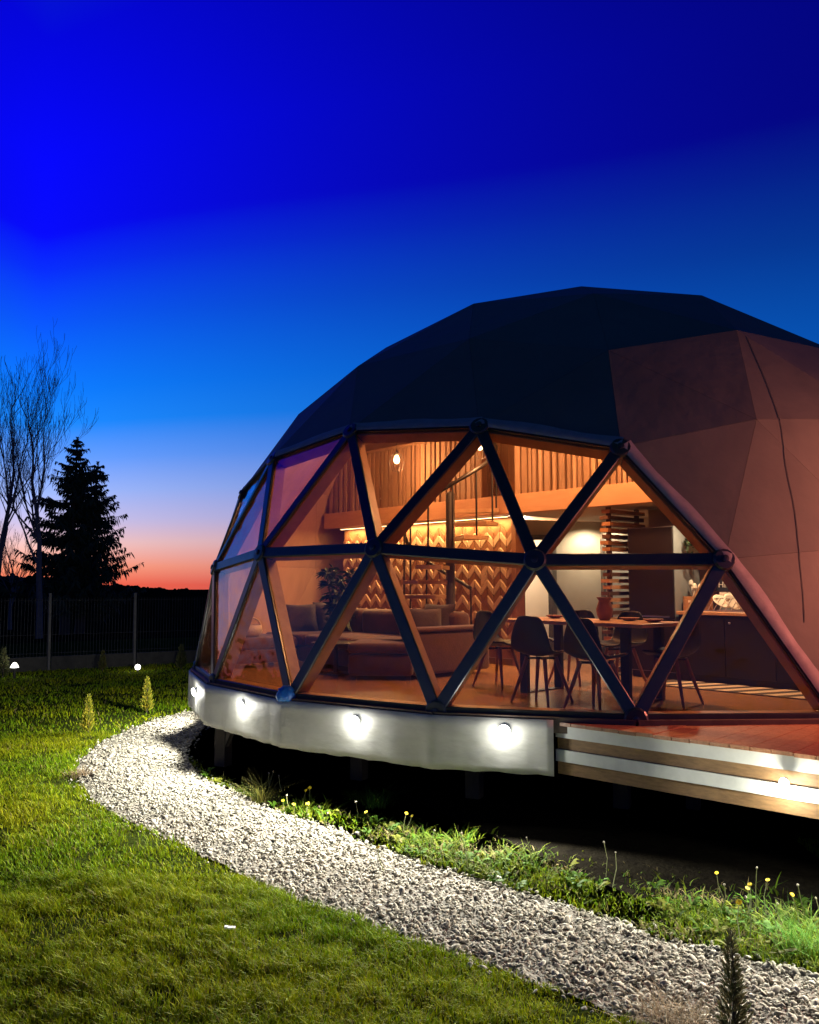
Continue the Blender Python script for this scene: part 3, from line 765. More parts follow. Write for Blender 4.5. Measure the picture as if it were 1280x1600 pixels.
# ---- loft
loft = thing('loft', 'timber loft with pale orange edge beam and slatted balustrade', 'loft', IV(3.5, 0, 0))
def shell_end(n_, z, sgn):
    """u where the line n = n_ meets the liner at height z"""
    rr = (R - .3) ** 2 - (z / ZS) ** 2
    o = IV(0, n_); d = (IV(1, n_) - o); b = o.x * d.x + o.y * d.y; c = o.x ** 2 + o.y ** 2 - rr
    return -b + sgn * math.sqrt(max(b * b - c, 0))
ua, ub = shell_end(0, ZL1, -1), shell_end(0, ZL1, 1)
print('loft span', ua, ub)
MB().box((ua, ub), (0, .10), (ZL0, ZL1), FI).build('edge_beam', M['loft'], loft, bevel=.006, seg=1)
poly = []
nn = 26
for i in range(nn + 1):
    n_ = .10 + (4.9) * i / nn
    try: poly.append((shell_end(n_, ZL1, 1), n_))
    except Exception: pass
left = [(shell_end(.10 + 4.9 * i / nn, ZL1, -1), .10 + 4.9 * i / nn) for i in range(nn, -1, -1)]
MB().prism(poly + left, ZL0 + .05, ZL1 - .02, FI).build('loft_floor', M['loft'], loft)
MB().prism([(3.62, .1), (5.4, .1), (7.6, .1), (7.2, 2.2), (3.62, 2.6)], ZL0 + .002, ZL0 + .045, FI).build('ceiling', M['ceil'], loft)
u = ua + .12; k = 0
while u < ub - .1:
    w = random.choice((.05, .06, .075, .09)); g = random.choice((.025, .035, .05))
    if not (3.18 < u < 3.75):
        pale = random.random() < .35
        MB().box((u, u + w), (.02 + random.uniform(-.008, .008), .045), (ZL1 - .01, ZL1 + (.92 if u < 5.6 else .5)), FI).build('baluster', M['slat2' if pale else 'slat'], loft)
    u += w + g; k += 1
MB().box((ua + .1, 3.15), (.0, .07), (ZL1 + .92, ZL1 + .96), FI).build('handrail', M['slat'], loft)
MB().box((3.78, 5.6), (.0, .07), (ZL1 + .92, ZL1 + .96), FI).build('handrail', M['slat'], loft)
# back wall on the loft: broad upright boards
u = -.6
while u < 7.6:
    w = random.uniform(.13, .19); MB().box((u, u + w - .012), (1.55 + random.uniform(0, .02), 1.6), (ZL1, ZL1 + min(1.9, .95 * math.sqrt(max(.1, 25 - (u - 3.6) ** 2)) - 2.0)), FI).build('wall_board', M['slat2' if random.random() < .55 else 'slat'], loft); u += w
# ---- LED strip at the head of the chevron wall
led = thing('led_strip', 'glowing warm light strip along the top of the chevron wall', 'light strip', IV(1.7, .17, ZL0 - .03))
MB().box((-.2, 3.58), (.115, .15), (ZL0 - .022, ZL0 - .004), FI).build('channel', M['steel'], led)
MB().box((-.19, 3.57), (.118, .147), (ZL0 - .027, ZL0 - .0225), FI).build('diffuser', M['led'], led)
ll = bpy.data.lights.new('led_light', 'AREA'); ll.shape = 'RECTANGLE'; ll.size = 3.7; ll.size_y = .03; ll.energy = 115; ll.color = (1, .58, .20)
lo_ = bpy.data.objects.new('led_light', ll); COL.objects.link(lo_); lo_.parent = led
lo_.location = IV(1.69, .135, ZL0 - .03) - led.location; lo_.rotation_euler = (0, 0, rotI)
# ---- rooms under the loft: plaster partition with two doors
pw = thing('plaster_partition', 'grey beige plaster partition with two framed doors under the loft', 'wall', FC @ Vector((2.9, 13.0, 0)))
Wp = [Vector((1.45, 12.52, 0)), Vector((2.93, 13.05, 0)), Vector((3.75, 11.55, 0)), Vector((4.6, 11.0, 0))]
def wall_run(a, b_, openings, nm):
    d = (b_ - a); L = d.length; d.normalize(); nv = Vector((-d.y, d.x, 0)); F = frame(FC @ a, (FC @ b_ - FC @ a))
    xs = 0
    for (x0, x1, h) in openings:
        if x0 > xs: MB().box((xs, x0), (0, .1), (0, ZL0), F).build(nm, M['plaster'], pw)
        MB().box((x0, x1), (0, .1), (h, ZL0), F).build(nm, M['plaster'], pw); xs = x1
    if xs < L: MB().box((xs, L), (0, .1), (0, ZL0), F).build(nm, M['plaster'], pw)
    return F, L
F1, L1 = wall_run(Wp[0], Wp[1], [(.26, .72, 1.78)], 'wall_panel')
F2, L2 = wall_run(Wp[1], Wp[2], [(.10, .72, 1.74)], 'wall_panel')
wall_run(Wp[2], Wp[3], [], 'wall_panel')
for (F, x0, x1, h) in ((F1, .26, .72, 1.78), (F2, .10, .72, 1.74)):
    fr = MB()
    fr.box((x0 - .07, x0), (-.03, .11), (0, h + .07), F); fr.box((x1, x1 + .07), (-.03, .11), (0, h + .07), F); fr.box((x0, x1), (-.03, .11), (h, h + .07), F)
    fr.build('door_frame', M['frame'], pw)
dl = MB().box((.0, .44), (0, .04), (.01, 1.76), F1 @ Matrix.Translation((.27, .12, 0)) @ Matrix.Rotation(rad(62), 4, 'Z')).build('door', M['doorwhite'], pw)
MB().box((.36, .41), (-.03, 0), (.85, .88), F1 @ Matrix.Translation((.27, .12, 0)) @ Matrix.Rotation(rad(62), 4, 'Z')).build('handle', M['steel'], dl)
dl = MB().box((.12, .70), (.05, .09), (.01, 1.73), F2).build('door', M['grey'], pw)
MB().box((.60, .66), (.01, .05), (.85, .88), F2).build('handle', M['steel'], dl)
MB().box((-.3, 1.9), (1.25, 1.3), (0, ZL0), F1).build('room_wall', M['doorwhite'], pw)
rl = thing('room_ceiling_light', 'lit ceiling light in the room behind the open door', 'ceiling light', F1 @ Vector((.55, .7, ZL0 - .05)))
MB().lathe([(.12, 0), (.13, .03), (.10, .045)], 20, Matrix.Translation(rl.location)).build('diffuser', M['down_glow'], rl)
lamp('room_light', 'POINT', Vector(rl.location) + Vector((0, 0, -.08)), 130, (1, .82, .58), rl, .08)
def downlight(px, py, label, pw_=22):
    c = G(px, py, FZ + ZL0 - .004); th = thing('downlight', label, 'ceiling light', c)
    T = Matrix.Translation(c)
    MB().lathe([(.035, .0), (.055, .0), (.055, -.006), (.04, -.008)], 20, T).build('trim_ring', M['steel'], th)
    MB().lathe([(.036, -.002), (.036, -.005), (.01, -.006)], 16, T).build('lens', M['down_glow'], th)
    lamp('downlight_lamp', 'SPOT', c + Vector((0, 0, -.02)), pw_, (1, .80, .52), th, .03, 150, .6, (0, 0, -1))
downlight(932, 813, 'small lit recessed downlight in the ceiling before the grey doors', 100)
downlight(1092, 781, 'lit recessed downlight in the ceiling over the kitchen counter', 100)  # added lamp, brightens the otherwise dark kitchen
# ---- slatted room divider
sd_ = thing('slat_divider', 'tall room divider of stacked horizontal dark timber slats', 'room divider', IV(5.22, .2))
for s_ in (0, .62): MB().box((5.20, 5.25), (.12 + s_, .16 + s_), (0, ZL0), FI).build('upright', M['darkwood'], sd_)
k = 0; z = .04
while z < ZL0 - .05:
    MB().box((5.165, 5.285) if k % 2 else (5.15, 5.27), (.06 + .02 * (k % 2), .86), (z, z + .045), FI).build('slat', M['crate'] if k % 3 else M['darkwood'], sd_); z += .078; k += 1
# ---- tall cabinet and kitchen
tc_ = thing('tall_cabinet', 'tall dark kitchen cupboard with a long bar handle beside the slatted divider', 'cabinet', IV(5.75, .6))
MB().box((5.42, 6.03), (.28, .85), (.08, 1.80), FI).build('carcass', M['grey'], tc_)
MB().box((5.41, 5.42), (.27, .85), (.08, 1.80), FI).build('side_panel', M['cabinet'], tc_)
for (z0, z1) in ((.09, .70), (.71, 1.34), (1.35, 1.79)):
    dr = MB().box((5.425, 6.025), (.255, .278), (z0, z1), FI).build('door', M['cabinet'], tc_, bevel=.003, seg=1)
    if z0 > .5 and z0 < 1: MB().box((5.47, 5.98), (.225, .24), (z0 + .012, z0 + .03), FI).build('handle', M['steel'], dr)
MB().box((5.42, 6.03), (.30, .85), (0, .08), FI).build('plinth', M['black'], tc_)
ks = thing('kitchen_counter', 'low dark kitchen counter with timber worktop along the striped rug', 'counter', IV(7.3, .6))
UE = 8.35
MB().box((6.06, UE), (.30, .85), (.07, .76), FI).build('carcass', M['cabinet'], ks)
MB().box((6.06, UE), (.33, .85), (0, .07), FI).build('plinth', M['black'], ks)
for i in range(4):
    u0 = 6.065 + i * .57; d_ = MB().box((u0, u0 + .562), (.28, .299), (.08, .755), FI).build('cupboard_door', M['cabinet'], ks, bevel=.003, seg=1)
    MB().lathe([(.012, 0), (.014, .012), (.006, .022)], 10, FI @ Matrix.Translation((u0 + .06, .28, .68)) @ Matrix.Rotation(rad(90), 4, 'X')).build('knob', M['steel'], d_)
MB().box((6.05, UE), (.26, .86), (.762, .80), FI).build('worktop', M['table'], ks, bevel=.004, seg=1)
kw = thing('kitchen_wall', 'dark grey kitchen rear wall with timber splash strip and shelf', 'wall', IV(6.8, .95))
MB().box((5.3, UE), (.92, 1.0), (0, ZL0), FI).build('wall_panel', M['plaster'], kw)
MB().box((6.1, UE), (.90, .918), (.80, 1.30), FI).build('splashback', M['grey'], kw)
for i in range(9): MB().box((6.10 + i * .05, 6.14 + i * .05), (.865, .885), (.93, 1.12), FI).build('splash_slat', M['crate'], kw)
MB().box((6.35, 7.4), (.70, .90), (1.40, 1.43), FI).build('shelf', M['table'], kw)
# things on the counter
cr = thing('utensil_crate', 'small timber crate holding pale wooden utensils on the counter', 'crate', IV(6.17, .5, .80))
MB().box((6.06, 6.28), (.40, .42), (.802, .97), FI).build('front_board', M['crate'], cr)
MB().box((6.06, 6.28), (.60, .62), (.802, .97), FI).build('back_board', M['crate'], cr)
MB().box((6.06, 6.08), (.42, .60), (.802, .97), FI).build('end_board', M['crate'], cr); MB().box((6.26, 6.28), (.42, .60), (.802, .97), FI).build('end_board', M['crate'], cr)
MB().box((6.13, 6.21), (.396, .40), (.90, .925), FI).build('label_plate', M['cream'], cr)
for (uu, nn_, tl, zz) in ((6.11, .5, .05, 1.06), (6.14, .53, -.04, 1.10), (6.18, .48, .06, 1.05), (6.23, .52, .03, 1.03)):
    sp = tag(MB().bar(IV(uu, nn_, .84), IV(uu + tl, nn_, zz), .03, .012, (1, 0, 0)).lathe([(.012, 0), (.03, .02), (.024, .06), (.008, .075)], 10, Matrix.Translation(IV(uu + tl, nn_, zz - .01))).build('wooden_spoon', M['cream'], None, loc=IV(uu, nn_, .84)), 'pale wooden spoon standing in the counter crate', 'spoon', 'spoons in the counter crate')
tag(MB().box((6.10, 6.26), (.72, .745), (.802, 1.04), FI).build('cutting_board', M['table'], None, loc=IV(6.23, .73, .8), bevel=.008), 'upright timber cutting board leaning behind the utensil crate', 'cutting board')
def text_mesh(s, size, F, mt, parent, nm='lettering'):
    cu = bpy.data.curves.new('t', 'FONT'); cu.body = s; cu.size = size; cu.extrude = .002; cu.align_x = 'CENTER'
    o = bpy.data.objects.new('t', cu); COL.objects.link(o); bpy.context.view_layer.update()
    me = bpy.data.meshes.new_from_object(o.evaluated_get(bpy.context.evaluated_depsgraph_get())); bpy.data.objects.remove(o)
    me.materials.clear(); me.materials.append(mt); root = parent
    me.transform(Matrix.Translation(-Vector(root.location)) @ F)
    ob = bpy.data.objects.new(nm, me); COL.objects.link(ob); ob.parent = parent; return ob
sg_ = thing('lettered_sign', 'black kitchen sign with pale capital letters propped on the counter', 'sign', IV(6.42, .8, .80))
MB().box((6.24, 6.60), (.80, .82), (1.03, 1.17), FI).build('board', M['black'], sg_)
text_mesh('HIS', .10, FI @ Matrix.Translation((6.37, .796, 1.075)) @ Matrix.Rotation(rad(90), 4, 'X'), M['cream'], sg_)
s2 = thing('lettered_plaque', 'pale plaque with dark letters standing among the dishes', 'sign', IV(6.6, .74, .80))
MB().box((6.34, 6.70), (.74, .76), (.86, 1.02), FI).build('board', M['cream'], s2)
text_mesh('OL', .12, FI @ Matrix.Translation((6.48, .736, .93)) @ Matrix.Rotation(rad(90), 4, 'X'), M['black'], s2)
rk = thing('dish_rack', 'black wire dish rack on the counter', 'dish rack', IV(6.9, .5, .80))
for i in range(6): MB().tube([IV(6.38 + i * .07, .38, .81), IV(6.45 + i * .07, .42, .95), IV(6.45 + i * .07, .60, .95), IV(6.38 + i * .07, .66, .81)], .005, 6).build('wire', M['steel'], rk)
MB().box((6.34, 6.82), (.36, .37), (.805, .815), FI).build('rail', M['steel'], rk); MB().box((6.34, 6.82), (.66, .67), (.805, .815), FI).build('rail', M['steel'], rk)
for i, (uu, tl) in enumerate(((6.50, 35), (6.62, 50), (6.74, 62))):
    Fp = FI @ Matrix.Translation((uu, .5, .90)) @ Matrix.Rotation(rad(tl), 4, 'Y') @ Matrix.Rotation(rad(14), 4, 'X')
    tag(MB().lathe([(.05, 0), (.09, .008), (.12, .02), (.122, .024), (.09, .014), (.05, .007)], 24, Fp).build('plate', M['cream'], None, loc=IV(uu, .5, .9), smooth=True), 'round cream plate tilted in the dish rack', 'plate', 'plates in the dish rack')
# hanging plant over the counter
hp = thing('hanging_plant', 'trailing green plant hanging beside the tall cupboard', 'plant', IV(6.22, .5, 1.45))
MB().lathe([(.05, 1.66), (.09, 1.70), (.10, 1.80), (.09, 1.81)], 16, FI @ Matrix.Translation((6.22, .5, 0))).build('pot', M['cream'], hp)
MB().tube([IV(6.22, .5, 1.80), IV(6.22, .5, ZL0)], .004, 6).build('cord', M['black'], hp)
lf = MB()
for i in range(26):
    a = random.uniform(0, 6.28); r_ = .1; q = Vector((6.22, .5, 1.78)); drop = random.uniform(.15, .55)
    for k in range(12):
        z = 1.8 - drop * k / 11; rr = .06 + .07 * min(1, k / 4) + random.uniform(-.015, .015); c = IV(6.22 + rr * math.cos(a), .5 + rr * math.sin(a), z)
        s1 = Vector((random.uniform(-1, 1), random.uniform(-1, 1), random.uniform(-.6, .2))).normalized() * .028; s2_ = s1.orthogonal().normalized() * .012
        lf.add([c - s1, c + s2_, c + s1, c - s2_], [(0, 1, 2, 3)])
lf.build('foliage', M['leaf'], hp)
rug = thing('striped_rug', 'runner rug with diagonal cream and dark stripes along the counter', 'rug', IV(7.1, -.1))
MB().box((6.0, 8.3), (-.36, .24), (.004, .010), FI).build('base_weave', M['rugdark'], rug)
u = 6.05
while u < 8.0:
    MB().prism([(u, -.355), (u + .13, -.355), (u + .13 + .22, .235), (u + .22, .235)], .0105, .014, FI).build('stripe', M['rugpale'], rug); u += .26

# ---- spiral stair
st = thing('spiral_stair', 'spiral stair with timber treads round a dark steel pole up to the loft', 'staircase', IV(3.15, -.56))
PC = Vector((3.15, -.56, 0)); FS = FI @ Matrix.Translation(PC) @ Matrix.Rotation(-rotI + YAW, 4, 'Z')   # local x = lateral, y = away
MB().lathe([(.062, 0), (.062, ZL1 + .02), (.03, ZL1 + .05)], 16, FS).build('pole', M['stairpole'], st, smooth=False)
RS = .66; rise = ZL1 / 12
def sa(k): return rad(180 + (k - 5) * 30)                # tread 5 points left, rising round the near side to the right
for k in range(1, 12):
    z = k * rise; a0, a1 = sa(k) - rad(17), sa(k) + rad(17)
    pts = [(.05 * math.cos(a0), .05 * math.sin(a0))] + [(RS * math.cos(a0 + (a1 - a0) * i / 5), RS * math.sin(a0 + (a1 - a0) * i / 5)) for i in range(6)] + [(.05 * math.cos(a1), .05 * math.sin(a1))]
    MB().prism(pts, z - .05, z, FS).build('tread', M['tread'], st)
    a = sa(k); q = Vector((.63 * math.cos(a), .63 * math.sin(a), 0))
    MB().tube([FS @ (q + Vector((0, 0, z))), FS @ (q + Vector((0, 0, z + .86)))], .014, 6).build('baluster', M['blackmetal'], st)
MB().tube([FS @ Vector((.63 * math.cos(sa(k / 4)), .63 * math.sin(sa(k / 4)), k / 4 * rise + .86)) for k in range(4, 49)], .028, 8).build('handrail', M['blackmetal'], st, smooth=True)

# ---- pendant bulbs
def pendant(px, py, dep, label, power):
    c = D(px, py, dep); th = thing('pendant_bulb', label, 'pendant lamp', c)
    T = Matrix.Translation(c)
    MB().lathe([(.014, .08), (.032, .052), (.046, .01), (.043, -.018), (.027, -.044), (.006, -.055)], 16, T).build('bulb', M['bulb'], th, smooth=True)
    MB().lathe([(.018, .07), (.02, .13), (.008, .15)], 12, T).build('socket', M['blackmetal'], th)
    rr = math.hypot(c.x, c.y); ztop = FZ + ZS * math.sqrt(max((R - .22) ** 2 - rr * rr, .01))
    MB().tube([c + Vector((0, 0, .14)), Vector((c.x, c.y, ztop - .1))], .004, 6).build('cord', M['blackmetal'], th)
    for i in range(8):
        a = i * math.pi / 4; d = Vector((math.cos(a), math.sin(a), 0))
        MB().tube([c + d * .02 + Vector((0, 0, .12)), c + d * .09 + Vector((0, 0, .05)), c + d * .12 + Vector((0, 0, -.05)), c + d * .075 + Vector((0, 0, -.15)), c + d * .01 + Vector((0, 0, -.17))], .0016, 5).build('cage_wire', M['blackmetal'], th)
    lamp('bulb_lamp', 'POINT', c + Vector((0, 0, -.0)), power, (1, .46, .17), th, .07)
pendant(620, 719, 12.4, 'warm glowing caged bulb hanging before the loft balustrade on the plant side', 190)
pendant(750, 697, 10.9, 'warm glowing caged bulb hanging above the spiral stair', 140)
pendant(900, 610, 9.6, 'warm caged bulb hanging high under the dome cover above the table', 640)  # added lamp, hidden behind the cover, lifts the floor and furniture

# ---- loft furniture
lc = thing('loft_chest', 'low timber chest with a framed front on the loft', 'chest', IV(.95, .35, ZL1))
MB().box((.55, 1.2), (.12, .5), (ZL1, ZL1 + .34), FI).build('body', M['slat2'], lc)
MB().box((.60, 1.15), (.105, .12), (ZL1 + .03, ZL1 + .31), FI).build('front_panel', M['tile'], lc)
MB().box((.9, .96), (.09, .105), (ZL1 + .15, ZL1 + .18), FI).build('pull', M['steel'], lc)
lb = thing('loft_box', 'pale box beside the timber chest on the loft', 'box', IV(.2, .35, ZL1))
MB().box((-.1, .42), (.12, .45), (ZL1, ZL1 + .26), FI).build('body', M['slat'], lb)
MB().box((-.11, .43), (.11, .46), (ZL1 + .262, ZL1 + .285), FI).build('lid', M['slat2'], lb)

# ---- dining table
def cf(l, d, z=0): return FC @ Vector((l, d, z))
tl0 = cf(.91, 9.02); FT = frame(tl0, FI @ Vector((1, 0, 0)) - FI @ Vector((0, 0, 0)))
tb_ = thing('dining_table', 'long timber dining table on flat black steel legs', 'table', FT @ Vector((.87, .4, 0)))
MB().box((0, 1.76), (0, .80), (.715, .75), FT).build('tabletop', M['table'], tb_, bevel=.006)
for x in (.24, 1.46):
    for y in (.10, .66): MB().box((x, x + .09), (y, y + .05), (.012, .70), FT).build('leg', M['blackmetal'], tb_)
    MB().box((x, x + .09), (.10, .71), (0, .012), FT).build('foot_bar', M['blackmetal'], tb_)
    MB().box((x, x + .09), (.10, .71), (.70, .714), FT).build('top_bar', M['blackmetal'], tb_)
vz = thing('vase', 'brown clay vase on the dining table', 'vase', FT @ Vector((1.0, .52, .75)))
MB().lathe([(.05, .751), (.075, .80), (.085, .86), (.065, .92), (.055, .945), (.08, .98), (.075, .982), (.05, .95)], 24, FT @ Matrix.Translation((1.0, .52, 0))).build('body', M['pot'], vz, smooth=True)
for (x, y, lb_) in ((.35, .55, 'shallow clay bowl near the free end of the dining table'), (1.25, .58, 'shallow clay bowl beside the vase on the dining table'), (1.6, .45, 'shallow clay bowl at the counter end of the dining table')):
    tag(MB().lathe([(.03, .751), (.06, .757), (.10, .78), (.098, .783), (.05, .765)], 24, FT @ Matrix.Translation((x, y, 0))).build('bowl', M['pot'], None, loc=FT @ Vector((x, y, .75)), smooth=True), lb_, 'bowl')

# ---- moulded chairs
def chair_proto(label):
    th = thing('dining_chair', label, 'chair', (0, 0, 0), 0, 'dining chairs round the table', local=True)
    # shell: seat faces +y, back at -y ; swept section with rounded outline
    prof = [(.21, .44, .19), (.19, .452, .215), (.10, .445, .23), (.0, .435, .235), (-.10, .435, .235), (-.17, .455, .235), (-.205, .52, .23), (-.225, .60, .215), (-.24, .68, .195), (-.25, .75, .17), (-.257, .80, .14), (-.259, .82, .10)]
    vs, fs = [], []; nu = 10
    for (y, z, hwid) in prof:
        for j in range(nu + 1):
            x = -1 + 2 * j / nu; back = max(0, min(1, (z - .44) / .3))
            vs.append((x * hwid, y + (x * x) * .055 * back, z + (x * x) * .045 * (1 - back)))
    for i in range(len(prof) - 1):
        for j in range(nu): fs.append((i * (nu + 1) + j, i * (nu + 1) + j + 1, (i + 1) * (nu + 1) + j + 1, (i + 1) * (nu + 1) + j))
    sh = MB().add(vs, fs).build('seat_shell', M['seat'], th, smooth=True)
    m = sh.modifiers.new('solid', 'SOLIDIFY'); m.thickness = .022; m.offset = -1
    ss = sh.modifiers.new('sub', 'SUBSURF'); ss.levels = 1; ss.render_levels = 1
    for sx in (-1, 1):
        for sy in (-1, 1):
            MB().tube([(sx * .10, sy * .09, .425), (sx * .15, sy * .14, .22), (sx * .21, sy * .20, 0)], [.02, .018, .012], 8).build('leg', M['leg'], th)
    MB().bar((-.11, -.1, .415), (.11, .1, .415), .03, .02).bar((-.11, .1, .414), (.11, -.1, .414), .03, .018).build('cross_frame', M['blackmetal'], th)
    return th
ch = chair_proto('black moulded chair with splayed timber legs, window side of the table towards the sofa')
def place(q, face_ang, label, first=False):
    loc = Vector(q)
    if first: ch.location = loc; ch.rotation_euler = (0, 0, face_ang); ch['label'] = label; return ch
    return copy_tree(ch, loc, face_ang, label)
ang_n = rotI                                             # chair +y towards n
place(cf(1.25, 8.15), ang_n + rad(4), 'black moulded chair on the window side of the table, next to the sofa end', True)
place(cf(1.66, 7.66), ang_n - rad(5), 'black moulded chair on the window side of the table, next to the counter end')
place(cf(.98, 9.42), ang_n - rad(85), 'black moulded chair at the sofa end of the dining table')
place(cf(2.27, 9.25), ang_n + rad(178), 'black moulded chair on the far side of the table, backed by the tall cupboard')
place(cf(2.44, 8.0), ang_n + rad(96), 'black moulded chair at the counter end of the dining table')
place(cf(1.85, 9.70), ang_n + rad(184), 'black moulded chair on the far side of the table, backed by the open door')

# ---- sofas
def rounded(name, x, y, z, F, mt, parent, bev=.05):
    return MB().box(x, y, z, F).build(name, M[mt], parent, smooth=True, bevel=bev, seg=3)
sf = thing('corner_sofa', 'long brown fabric sofa with loose cushions before the chevron wall', 'sofa', IV(2.6, -1.35))
rounded('base', (.7, 3.75), (-1.95, -.75), (.06, .27), FI, 'sofa', sf, .03)
for i in range(3): rounded('seat_cushion', (.75 + i * .99, 1.72 + i * .99), (-1.98, -1.0), (.275, .43), FI, 'sofa', sf, .05)
for i in range(3): rounded('back_cushion', (.75 + i * .99, 1.72 + i * .99), (-1.0, -.72), (.40, .76), FI, 'sofa', sf, .08)
rounded('arm', (3.76, 4.0), (-2.0, -.70), (.05, .545), FI, 'sofa', sf, .045)
rounded('arm_pad', (3.74, 4.02), (-2.02, -.68), (.548, .60), FI, 'sofa', sf, .025)
def cushion(c, w, h, rz, tilt, mt, label, grp=None):
    bmq = bmesh.new(); bmesh.ops.create_grid(bmq, x_segments=10, y_segments=10, size=1)
    top = [v.co.copy() for v in bmq.verts]; fs = [tuple(v.index for v in f.verts) for f in bmq.faces]; bmq.free(); nq = len(top)
    Fq = Matrix.Translation(c) @ Matrix.Rotation(rz, 4, 'Z') @ Matrix.Rotation(rad(90) - tilt, 4, 'X')
    vs = []
    for sgn in (1, -1):
        for v in top:
            e = max(0, (1 - abs(v.x) ** 2.4) * (1 - abs(v.y) ** 2.4)) ** .5
            pin = 1 - .07 * (1 - abs(v.x)) * abs(v.y) ** 3 - .07 * (1 - abs(v.y)) * abs(v.x) ** 3
            vs.append(Fq @ Vector((v.x * w / 2 * pin, v.y * h / 2 * pin + h / 2, sgn * (.085 * e + .004))))
    fs = fs + [tuple(nq + i for i in reversed(f)) for f in fs]
    o = MB().add(vs, fs).build('cushion', M[mt], None, loc=c, smooth=True)
    return tag(o, label, 'cushion', grp)
cushion(IV(3.35, -1.10, .43), .5, .46, rotI + rad(8), rad(22), 'cushion', 'dark cushion leaning at the arm end of the long sofa')
cushion(IV(2.95, -1.22, .43), .46, .42, rotI - rad(25), rad(28), 'cushion2', 'brown cushion beside the dark one on the long sofa')
cushion(IV(3.62, -1.45, .43), .44, .40, rotI + rad(60), rad(20), 'cushion', 'dark cushion propped against the sofa arm')
FO = frame(cf(-.30, 9.98), RT.lerp(FI.to_3x3() @ Vector((1, 0, 0)), .12))
ot = thing('ottoman', 'brown fabric ottoman block standing in front of the long sofa', 'ottoman', FO @ Vector((0, .35, 0)))
rounded('body', (-.42, .34), (0, .74), (.05, .30), FO, 'sofa', ot, .04); rounded('top_cushion', (-.43, .35), (-.01, .75), (.305, .43), FO, 'sofa', ot, .05)
for (x, y) in ((-.36, .06), (.28, .06), (-.36, .68), (.28, .68)): MB().box((x - .03, x + .03), (y - .03, y + .03), (0, .06), FO).build('foot', M['black'], ot)
FL = frame(cf(-2.42, 11.25), RT * .86 + FW * .50)
ds = thing('daybed', 'low brown fabric daybed along the window beside the plant', 'daybed', FL @ Vector((.9, .5, 0)))
rounded('base', (-.05, 1.05), (0, .9), (.06, .24), FL, 'sofa', ds, .03); rounded('mattress', (-.06, 1.04), (-.01, .92), (.245, .40), FL, 'sofa', ds, .06)
for (x, y) in ((.05, .1), (.95, .1), (.05, .8), (.95, .8)): MB().box((x - .03, x + .03), (y - .03, y + .03), (0, .06), FL).build('foot', M['black'], ds)
s3 = thing('grey_sofa', 'greyish fabric sofa section with dark cushions between the daybed and the plant', 'sofa', FL @ Vector((1.6, .6, 0)))
rounded('base', (1.10, 2.1), (.05, 1.0), (.05, .26), FL, 'sofa2', s3, .03); rounded('seat_cushion', (1.09, 2.11), (.03, .98), (.265, .42), FL, 'sofa2', s3, .05)
rounded('back_cushion', (1.10, 2.1), (.86, 1.1), (.40, .72), FL, 'sofa2', s3, .07)
cushion(FL @ Vector((1.36, .66, .42)), .5, .44, YAW + rad(20), rad(25), 'cushion', 'dark cushion leaning on the grey sofa nearest the daybed')
cushion(FL @ Vector((1.88, .70, .42)), .5, .46, YAW + rad(38), rad(22), 'cushion', 'dark cushion leaning on the grey sofa beside the plant')
bk = thing('handled_basket', 'round cream basket with a hoop handle on the daybed', 'basket', FL @ Vector((.42, .30, .40)))
Fb = Matrix.Translation(FL @ Vector((.42, .30, .402)))
MB().lathe([(.13, 0), (.18, .03), (.20, .09), (.185, .16), (.175, .16), (.185, .09), (.15, .03)], 28, Fb).build('body', M['basket'], bk, smooth=True)
MB().tube([Fb @ (RT * (.17 * math.cos(a)) + Vector((0, 0, .15 + .11 * math.sin(a)))) for a in np.linspace(0, math.pi, 15)], .014, 8).build('handle', M['basket'], bk, smooth=True)
ct = thing('coffee_table', 'small round black coffee table between the ottoman and the grey sofa', 'coffee table', cf(-.92, 10.75))
T_ = Matrix.Translation(ct.location)
MB().lathe([(.30, .37), (.31, .375), (.31, .39), (.29, .395)], 28, T_).build('top', M['blackmetal'], ct)
MB().lathe([(.20, 0), (.20, .012), (.03, .02), (.025, .37)], 20, T_).build('pedestal', M['blackmetal'], ct)
hp2 = thing('potted_plant', 'tall dark leafy plant in a pot at the end of the chevron wall', 'plant', cf(-1.0, 12.35))
T_ = Matrix.Translation(hp2.location)
MB().lathe([(.13, 0), (.17, .1), (.18, .34), (.16, .35), (.15, .3)], 20, T_).build('pot', M['pot'], hp2, smooth=True)
stm = MB(); lf = MB()
for i in range(9):
    a = random.uniform(0, 6.28); q = Vector(hp2.location) + Vector((0, 0, .3)); pts = [q.copy()]
    for k in range(6): q = q + Vector((math.cos(a) * random.uniform(.0, .07), math.sin(a) * random.uniform(.0, .07), random.uniform(.12, .2))); pts.append(q.copy())
    stm.tube(pts, [.014 - .0018 * k for k in range(7)], 6)
    for c in pts[2:]:
        for k in range(11):
            d = Vector((random.uniform(-1, 1), random.uniform(-1, 1), random.uniform(-.5, .8))).normalized(); L_ = random.uniform(.10, .22); s_ = d.cross(Vector((0, 0, 1))).normalized() * L_ * .22
            dr = Vector((0, 0, -L_ * .3)); lf.add([c, c + d * L_ * .5 + s_, c + d * L_ + dr, c + d * L_ * .5 - s_], [(0, 1, 2, 3)])
stm.build('stem', M['stem'], hp2); lf.build('foliage', M['leaf'], hp2)

